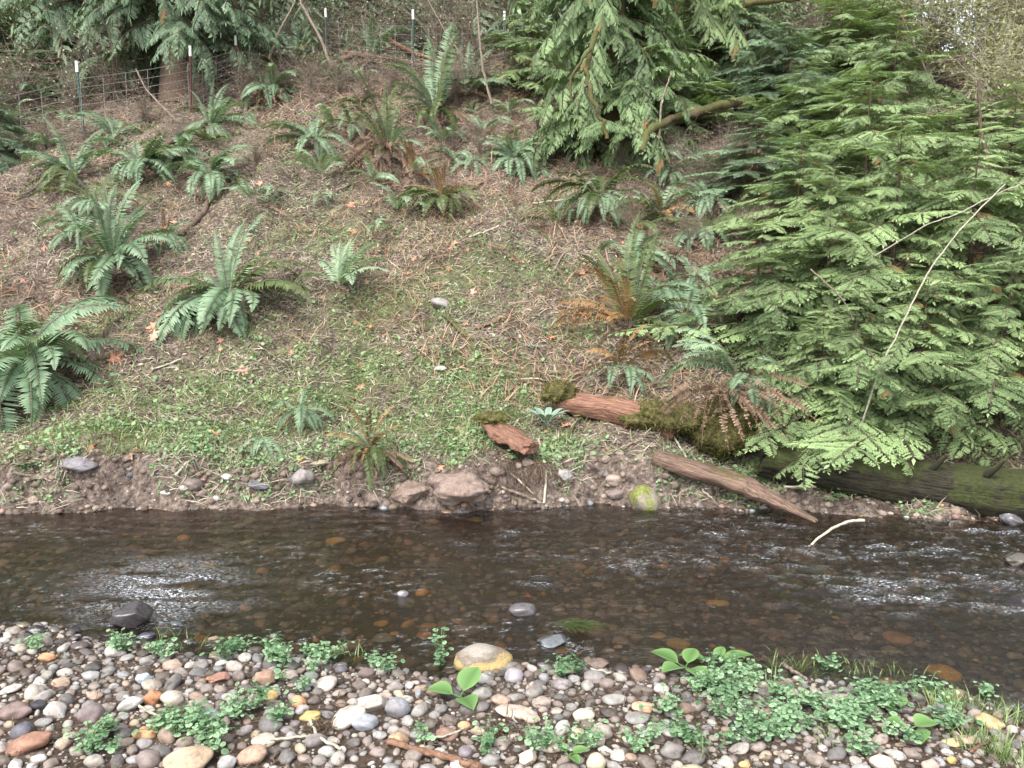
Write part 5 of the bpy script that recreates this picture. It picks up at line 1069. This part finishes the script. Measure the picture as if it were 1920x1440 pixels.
# ---------------- fallen maple leaves ----------------
def maple_mesh(seed):
    rr_ = random.Random(seed); pts_ = []; n_ = 5; L = [.62, .9, 1., .9, .62]; A = [-125, -58, 0, 58, 125]
    out = [(-.0, -.12)]
    for i in range(n_):
        a = math.radians(90-A[n_-1-i] if 0 else A[i]); l = L[i]*rr_.uniform(.85, 1.1)
        for da, f in ((-17, .58), (-9, .70), (0, 1.), (9, .70), (17, .58)):
            b_ = a+math.radians(da); out.append((math.sin(b_)*l*f, math.cos(b_)*l*f))
        if i < n_-1:
            b_ = math.radians((A[i]+A[i+1])/2); out.append((math.sin(b_)*.34, math.cos(b_)*.34))
    V_ = [(0, 0, 0)] + [(x, y, .12*math.sin(x*4+seed)+.22*(x*x+y*y)*rr_.uniform(.3, 1)) for x, y in out]; k = len(out)
    mb = MB(); mb.add(V_, [[0, i+1, (i+1) % k+1] for i in range(k)], .5); mb.tube([(0, 0, 0), (0, -.5, .1), (.1, -.9, .15)], .02, 3); return mb.mesh('maple_leaf', M['maple'])
ML = [maple_mesh(i) for i in range(5)]
def mleaf(px, py, w, col, label, group=None, lift=.015):
    p, t = at(px, py); N = Nrm(np.array([p.x]), np.array([p.y]))[0]; N = Vector(N)+Vector((rs.gauss(0, .25), rs.gauss(-.15, .2), 0)); q = N.to_track_quat('Z', 'Y'); e = (q.to_matrix()@Matrix.Rotation(rs.uniform(0, 6.28), 3, 'Z')).to_euler()
    o = link('maple_leaf', rs.choice(ML), None, (p.x, p.y, p.z+lift), e, w*t/F/1.7, col); return tag(o, label, 'leaf', group)
for px, py, w, col, lab in [(885,552,24,(1.2,1.0,1.0),'pale pink maple leaf on the open slope above the lichen stick'),(1290,582,34,(.9,.75,.75),'pink-brown maple leaf at the edge of the thicket'),(680,728,28,(.9,.55,.55),'dull red maple leaf on the low slope'),(215,680,44,(.75,.5,.4),'brown curled maple leaf between the left ferns'),
 (455,700,38,(.95,.8,.85),'crumpled pinkish maple leaf right of the curtain-like fern'),(290,615,32,(1.05,.75,.6),'orange-tan maple leaf left of the curtain-like fern'),(288,633,36,(1.1,.9,.85),'pale maple leaf just below the orange-tan one'),(175,843,36,(.75,.4,.35),'red-brown maple leaf on the ground cover at left'),
 (245,860,30,(.85,.65,.65),'pinkish leaf on the ground cover right of the red-brown one'),(405,822,30,(.9,.6,.45),'orange-brown maple leaf on the lip of the bank at left'),(865,812,28,(.95,.7,.7),'pink-tan maple leaf on the green bench by the rotten wood'),(825,885,18,(.95,.65,.5),'small orange leaf on the clay lump'),
 (930,895,20,(.8,.35,.35),'small red leaf in the root tangle'),(1033,635,22,(1.,.55,.35),'bright orange leaf beside the low green plants'),(655,385,30,(1.,.6,.5),'salmon maple leaf beside the tiny two-frond fern'),(1060,802,26,(1.1,.85,.65),'tan leaf right of the grey-green rosette'),
 (993,1140,22,(1.1,.5,.35),'orange leaf stuck on the grey stone in mid creek'),(850,462,30,(1.,.75,.65),'tan leaf below the yellow-olive fern'),(665,437,24,(1.1,.6,.5),'salmon leaf left of the yellow-olive fern'),(1545,870,30,(.7,.4,.25),'brown leaf hanging at the mossy log'),
 (1660,905,26,(.6,.4,.3),'dark brown leaf hanging in front of the mossy log'),(1570,845,22,(.8,.45,.3),'rust leaf caught in the low sprays'),(750,475+190,20,(.9,.7,.7),'pinkish leaf on the grass in the middle'),(695,615,20,(1.0,.75,.5),'tan leaf on the middle slope')]:
    mleaf(px, py, w, col, lab, lift=.06 if py == 1140 else .015)
for i in range(90):
    px = rs.uniform(0, 1340); py = rs.choice([rs.uniform(420, 720), rs.uniform(250, 850)]); c_ = rs.choice([(.9,.65,.6),(.75,.5,.42),(1.,.85,.75),(.85,.55,.42),(.65,.5,.42)])
    mleaf(px, py, rs.uniform(9, 19), c_, 'small brown fallen leaf scattered on the slope', 'fallen leaves scattered on the slope')

# ---------------- cress, broad-leaved plants, rosette ----------------
def disc(mb, p, a, b, s, tint, k=7, mi=0):
    an = np.arange(k)*2*math.pi/k; V_ = p + s*(np.cos(an)[:, None]*a + np.sin(an)[:, None]*b*.85); nn = np.cross(a, b)
    V_ = V_ + nn*s*.18; mb.add(np.vstack([V_, p]), np.stack([np.arange(k), (np.arange(k)+1) % k, np.full(k, k)], -1), [tint]*k+[max(tint-.35, 0)], mi)
def cress_mesh(seed, rad=.07, nst=11, ht=.05):
    rr_ = np.random.default_rng(seed); mb = MB()
    for k in range(nst):
        az = rr_.uniform(0, 6.28); l = rad*rr_.uniform(.25, 1.1); h = ht*rr_.uniform(.4, 1.3); e = np.array([math.cos(az)*l, math.sin(az)*l, h]); m_ = 5; t = np.linspace(0, 1, m_)[:, None]
        P = e*t*[1, 1, 0] + np.array([0, 0, 1])*h*np.sin(t*math.pi*.6); mb.tube(P, .0010, 3, .2)
        d = e/np.linalg.norm(e); sd = np.cross(d, [0, 0, 1.]); sd /= np.linalg.norm(sd)
        for q in (.45, .72):
            p = P[int(q*(m_-1))]
            for sg in (-1, 1):
                n_ = np.array([0, 0, 1.])+rr_.normal(0, .3, 3); a = np.cross(n_, d); a /= np.linalg.norm(a); b_ = np.cross(a, n_); b_ /= np.linalg.norm(b_); disc(mb, p+sd*sg*.010, a, b_, rr_.uniform(.004, .0085), rr_.uniform(.3, .9))
        n_ = np.array([0, 0, 1.])+d*.3+rr_.normal(0, .3, 3); a = np.cross(n_, d); a /= np.linalg.norm(a); b_ = np.cross(a, n_); b_ /= np.linalg.norm(b_); disc(mb, P[-1], a, b_, rr_.uniform(.006, .0125), rr_.uniform(.2, 1))
    return mb.mesh('cress', M['cress'])
CM = [cress_mesh(i) for i in range(6)] + [cress_mesh(i+10, .04, 6, .04) for i in range(3)] + [cress_mesh(20, .035, 14, .11)]
CP = [(60,1215,30,10,2,'at the left water edge'),(215,1222,45,14,4,'beside the left water edge near the dark boulder'),(300,1226,25,10,2,'below the dark boulder'),(440,1232,28,18,6,'at the water edge left of centre'),(545,1240,75,25,15,'in the dense waterside patch left of centre'),(350,1375,110,25,20,'in the lower left gravel patch'),
 (470,1345,60,28,9,'above the tan-brown cobble'),(165,1408,100,18,7,'on the gravel in the bottom left'),(570,1292,60,12,4,'under the dense waterside patch'),(700,1258,50,10,4,'left of the yellow boulder'),(790,1400,12,16,2,'beside the brown branch'),(925,1412,30,15,3,'left of the cream angular stone'),
 (1060,1268,45,12,4,'right of the yellow boulder'),(1040,1412,75,22,10,'at the bottom edge right of centre'),(1345,1300,70,35,22,'in the left part of the large right patch'),(1450,1355,75,40,26,'in the lower middle of the large right patch'),(1400,1268,35,14,5,'at the water edge above the large right patch'),
 (1545,1262,35,12,3,'at the water edge right of the grey stick'),(1610,1350,80,40,26,'in the right part of the large right patch'),(1660,1318,55,24,10,'behind the round-leaved plant'),(1740,1312,35,12,4,'at the right water edge'),(1775,1355,28,26,5,'near the tan-yellow wedge stone'),(1840,1315,22,8,2,'near the right edge'),
 (1300,1390,35,25,6,'left of the shiny dark blue pebble'),(1615,1420,22,18,3,'left of the large pale pinkish cobble'),(1210,1412,45,18,5,'on the bottom edge right of the pale yellow stone'),(1240,1345,30,14,3,'right of the cream oval stone'),(1330,1255,40,12,3,'among the broad leaves at the water edge'),(860,1340,60,20,0,'')]
for px, py, rx, ry, n_, where in CP:
    for i in range(int(n_*.72+.6) if n_ else 0):
        qx = px+rs.gauss(0, .5)*rx; qy = py+rs.gauss(0, .5)*ry; p, t = at(qx, qy)
        tag(link('cress_plant', rs.choice(CM[:6] if n_ > 8 else CM[:9]), None, (p.x, p.y, p.z+.014), (rs.gauss(0, .1), rs.gauss(0, .1), rs.uniform(0, 6.28)), rs.uniform(.75, 1.25)), 'small cress plant '+where, 'plant', 'cress plants '+where)
p, t = at(825, 1258); tag(link('cress_plant', CM[9], None, (p.x, p.y, p.z), (0, 0, 0), 1.4), 'tall cress sprig standing alone left of the yellow boulder', 'plant')
def broad(px, py, size, leaves, label, mat='broad', name='broadleaf_plant', asp=.62, up=.35, curl=.25):
    p, t = at(px, py); root = empty(name, (p.x, p.y, p.z+.02), 0, label, 'plant')
    for az, l, tl in leaves:
        mb = MB(); L_ = size*l*t/F; n_ = 9; s = np.linspace(0, 1, n_); wd = L_*asp*np.sin(np.clip(s*1.02, 0, 1)**.75*math.pi)**.8*.5; pet = .25*L_
        cx = pet + s*L_; cz = pet*up*1.2 + s*L_*up*tl - curl*L_*s*s
        Lf = np.stack([cx, -wd, cz+wd*.35], -1); Ce = np.stack([cx, 0*cx, cz], -1); Rt = np.stack([cx, wd, cz+wd*.35], -1); V_ = np.concatenate([Lf, Ce, Rt]); i = np.arange(n_-1)
        mb.add(V_, np.concatenate([np.stack([i, i+1, i+1+n_, i+n_], -1), np.stack([i+n_, i+n_+1, i+2*n_+1, i+2*n_], -1)]), np.concatenate([s*0+.7, s*0+.25, s*0+.7])); mb.tube([(0, 0, 0), (pet*.6, 0, pet*up*.9), (pet, 0, pet*up*1.2)], .0025, 4, .4)
        link('leaf', mb.mesh('leaf', M[mat]), root, rot=(0, 0, R(az)))
    return root
broad(862,1318,54,[(62,1.,2.0),(172,.95,1.),(-62,.9,.7)],'three-leaved bright green broadleaf plant on the centre gravel',asp=.88)
broad(1285,1262,56,[(150,1.,1.2),(215,.9,1.),(-70,1.,.8),(60,.8,1.4)],'broadleaf plant at the water edge, left of the large cress patch',asp=.72)
broad(1340,1256,56,[(10,1.1,1.),(175,1.,1.2),(60,.8,1.2)],'broadleaf plant with narrow leaves right beside the waterside one',asp=.5)
broad(1705,1378,50,[(-100,1.,.8),(10,.9,.9),(160,.7,1.)],'round-leaved bright plant in front of the right cress patch',asp=1.0)
broad(1690,1345,34,[(80,1.,1.2),(170,.9,1.)],'round-leaved plant inside the right cress patch',asp=.95)
broad(1065,1428,34,[(10,1.,1.),(120,.8,1.2),(-60,.9,.8)],'broadleaf plant on the bottom edge right of centre',asp=.7)
broad(1025,806,36,[(a, 1., .9) for a in range(0, 360, 40)],'grey-green woolly rosette on the bank between rotten wood and red log','rosette','rosette_plant',.36,1.1,.5)
broad(998,660,14,[(a, 1., .9) for a in range(20, 360, 60)],'tiny grey-green rosette on the middle slope','rosette','rosette_plant',.42,.5,.2)
for i, (px, py) in enumerate([(40,878),(60,882),(1505,925),(1555,945),(1575,938),(1440,905),(1700,935)]):
    broad(px, py, 14, [(a+i*20, rs.uniform(.8, 1.1), 1.) for a in range(0, 360, 52)], ['leafy seedling under the large drooping fern, left one','leafy seedling under the large drooping fern, right one','leafy seedling on the mud under the mossy log end','seedling at the water left of a pair under the mossy log','right one of the pair of seedlings under the mossy log','small seedling beside the driftwood beam','lone seedling in the shadow of the mossy log'][i], 'cover', 'seedling', .6)
# dark moss / debris clumps
for px, py, w_, lab, m1 in [(955,1378,.055,'dark tuft of wet moss and rootlets on the gravel','root'),(205,1165,.055,'dark clump of debris caught left of the large dark boulder','root'),(1098,1318-150+155,.02,'tiny dark tuft beside the cream oval stone','root'),(600,1375,.04,'black clump of wet debris on the gravel','root')]:
    p, t = at(px, py); mb = MB()
    for _ in range(170):
        d = r.normal(0, 1, 3); d[2] = abs(d[2])*.6; d /= np.linalg.norm(d); q = d*r.uniform(.2, 1)*w_; e = q+r.normal(0, .4, 3)*w_; e[2] = abs(e[2]); mb.tube([q, (q+e)/2+r.normal(0, .1, 3)*w_, e], .0016, 3)
    tag(link('debris_clump', mb.mesh('debris_clump', M[m1]), loc=p), lab, 'debris')

# ---------------- make look-alike labels point at one thing ----------------
import re
_ri = cam.matrix_world
bpy.context.view_layer.update()
def pix(o):
    p = o.matrix_world.translation; v = Vector(p) - Vector((0, 0, CAMH)); c, s = math.cos(PITCH), math.sin(PITCH)
    d = v.y*c - v.z*s; return (960 + F*v.x/d, 720 - F*(v.y*s + v.z*c)/d)
def short(l):
    l = re.split(r" (?:sitting|at|on|in|left|right|below|above|just|standing|between|under|behind|near|cut|with|half|set|touching|caught|breaking|among|beside|lying|over|beyond|stuck|leaning|crossing|meeting)\\b|,".replace('\\\\', '\\'), l)[0]
    return ' '.join(l.split()[:5])
LM = [(px, py, short(lab)) for px, py, w, h, col, lab, *_ in RK if py > 1150] + [(825, 1240, 'tall cress sprig'), (862, 1315, 'three-leaved broadleaf plant'), (820, 1430, 'brown branch'), (1705, 1378, 'round-leaved bright plant'), (268, 1340, 'pale curved twig')]
LS = [(70,745,'large drooping fern'),(213,500,'tall upright fern'),(428,590,'curtain-like fern'),(635,560,'thin pale fern'),(563,790,'small bench fern'),(395,350,'curling fern'),(268,335,'broad cluster fern'),(512,190,'fern below the red post'),(590,285,'left-reaching fern'),(728,320,'brown skirt fern'),(818,232,'big arching fern'),(965,318,'pale-tipped drooping fern'),(828,395,'yellow-olive fern'),(1122,392,'dark glossy fern'),(1178,640,'rusty-tipped fern'),(1150,760,'red rotten log'),(945,815,'rotten wood wedge'),(870,640,'lichen-yellow stick'),(828,567,'grey slope rock'),(1025,803,'grey-green rosette'),(1290,500,'dead bracken heap'),(885,552,'pale pink maple leaf'),(680,728,'dull red maple leaf'),(215,680,'brown curled maple leaf'),(1150,280,'centre cedar'),(773,60,'white-tipped green post'),(150,150,'left white-tipped post'),(120,120,'orange stump'),(345,160,'big cedar trunk'),(700,120,'dark brush pile'),(1800,60,'pale sky gap'),(1630,100,'tallest sapling')]
def direction(dx, dy):
    if abs(dx) > 1.6*abs(dy): return 'right of' if dx > 0 else 'left of'
    if abs(dy) > 1.6*abs(dx): return 'below' if dy > 0 else 'above'
    return ('lower ' if dy > 0 else 'upper ') + ('right of' if dx > 0 else 'left of')
ORD = ['', 'second nearest ', 'third nearest ', 'fourth nearest ', 'fifth nearest ', 'sixth nearest ', 'seventh nearest ', 'eighth nearest ', 'ninth nearest ', 'tenth nearest ']
from collections import defaultdict
by = defaultdict(list)
for o in list(C.objects):
    if o.parent is None and o.get('group') and o.get('label') and not o.get('kind'): by[o['label']].append(o)
BASE = {'small cress plant': 'cress plant'}
new = defaultdict(list)
for lab, L in by.items():
    if len(L) < 2: continue
    for o in L:
        x, y = pix(o); lm = LM if y > 1120 else LS
        q = min(lm, key=lambda m: (m[0]-x)**2 + (m[1]-y)**2); base = lab
        for a_, b_ in ((' lying in the gravel bar', ''), (' scattered on the slope', ''), (' beside the orange stump', ''), (' behind the wire mesh', ''), (' collapsed on the slope', ''), (' among the ferns of the upper slope', ''), (' scattered on the upper slope', ''), (' tangled along the fence line', ''), (' in the undergrowth beyond the fence', ''), (' standing in the wood beyond the fence', ' beyond the fence'), (', upper right corner', ''), (' with tan-green leaves and pale stems', '')): base = base.replace(a_, b_)
        if lab.startswith('small cress plant'): base = 'small cress plant'
        if lab.startswith('shrub with yellow'): continue
        sz = ''
        if 'pebble' in base: a = o.scale[0]; sz = 'large ' if a > .04 else ('' if a > .029 else 'small ')
        new[(sz+base, direction(x-q[0], y-q[1])+' the '+q[2])].append(((x-q[0])**2+(y-q[1])**2, o))
for (b, w), L in new.items():
    L.sort(key=lambda t: t[0])
    for i, (_, o) in enumerate(L):
        if b == 'small cress plant' and len(L) > 1:
            o['label'] = b + ', ' + (ORD[i] if i < 10 else 'farther ' + ['', 'eleventh nearest ', 'twelfth nearest ', 'thirteenth nearest ', 'fourteenth nearest ', 'fifteenth nearest '][min(i-9, 5)]) + w; continue
        l = b + ' ' + w if i == 0 and len(L) == 1 else (b + ', ' + (ORD[i] if i else 'nearest ') + w if i < 10 else b + ' ' + w)
        o['label'] = ' '.join(l.split()[:16])
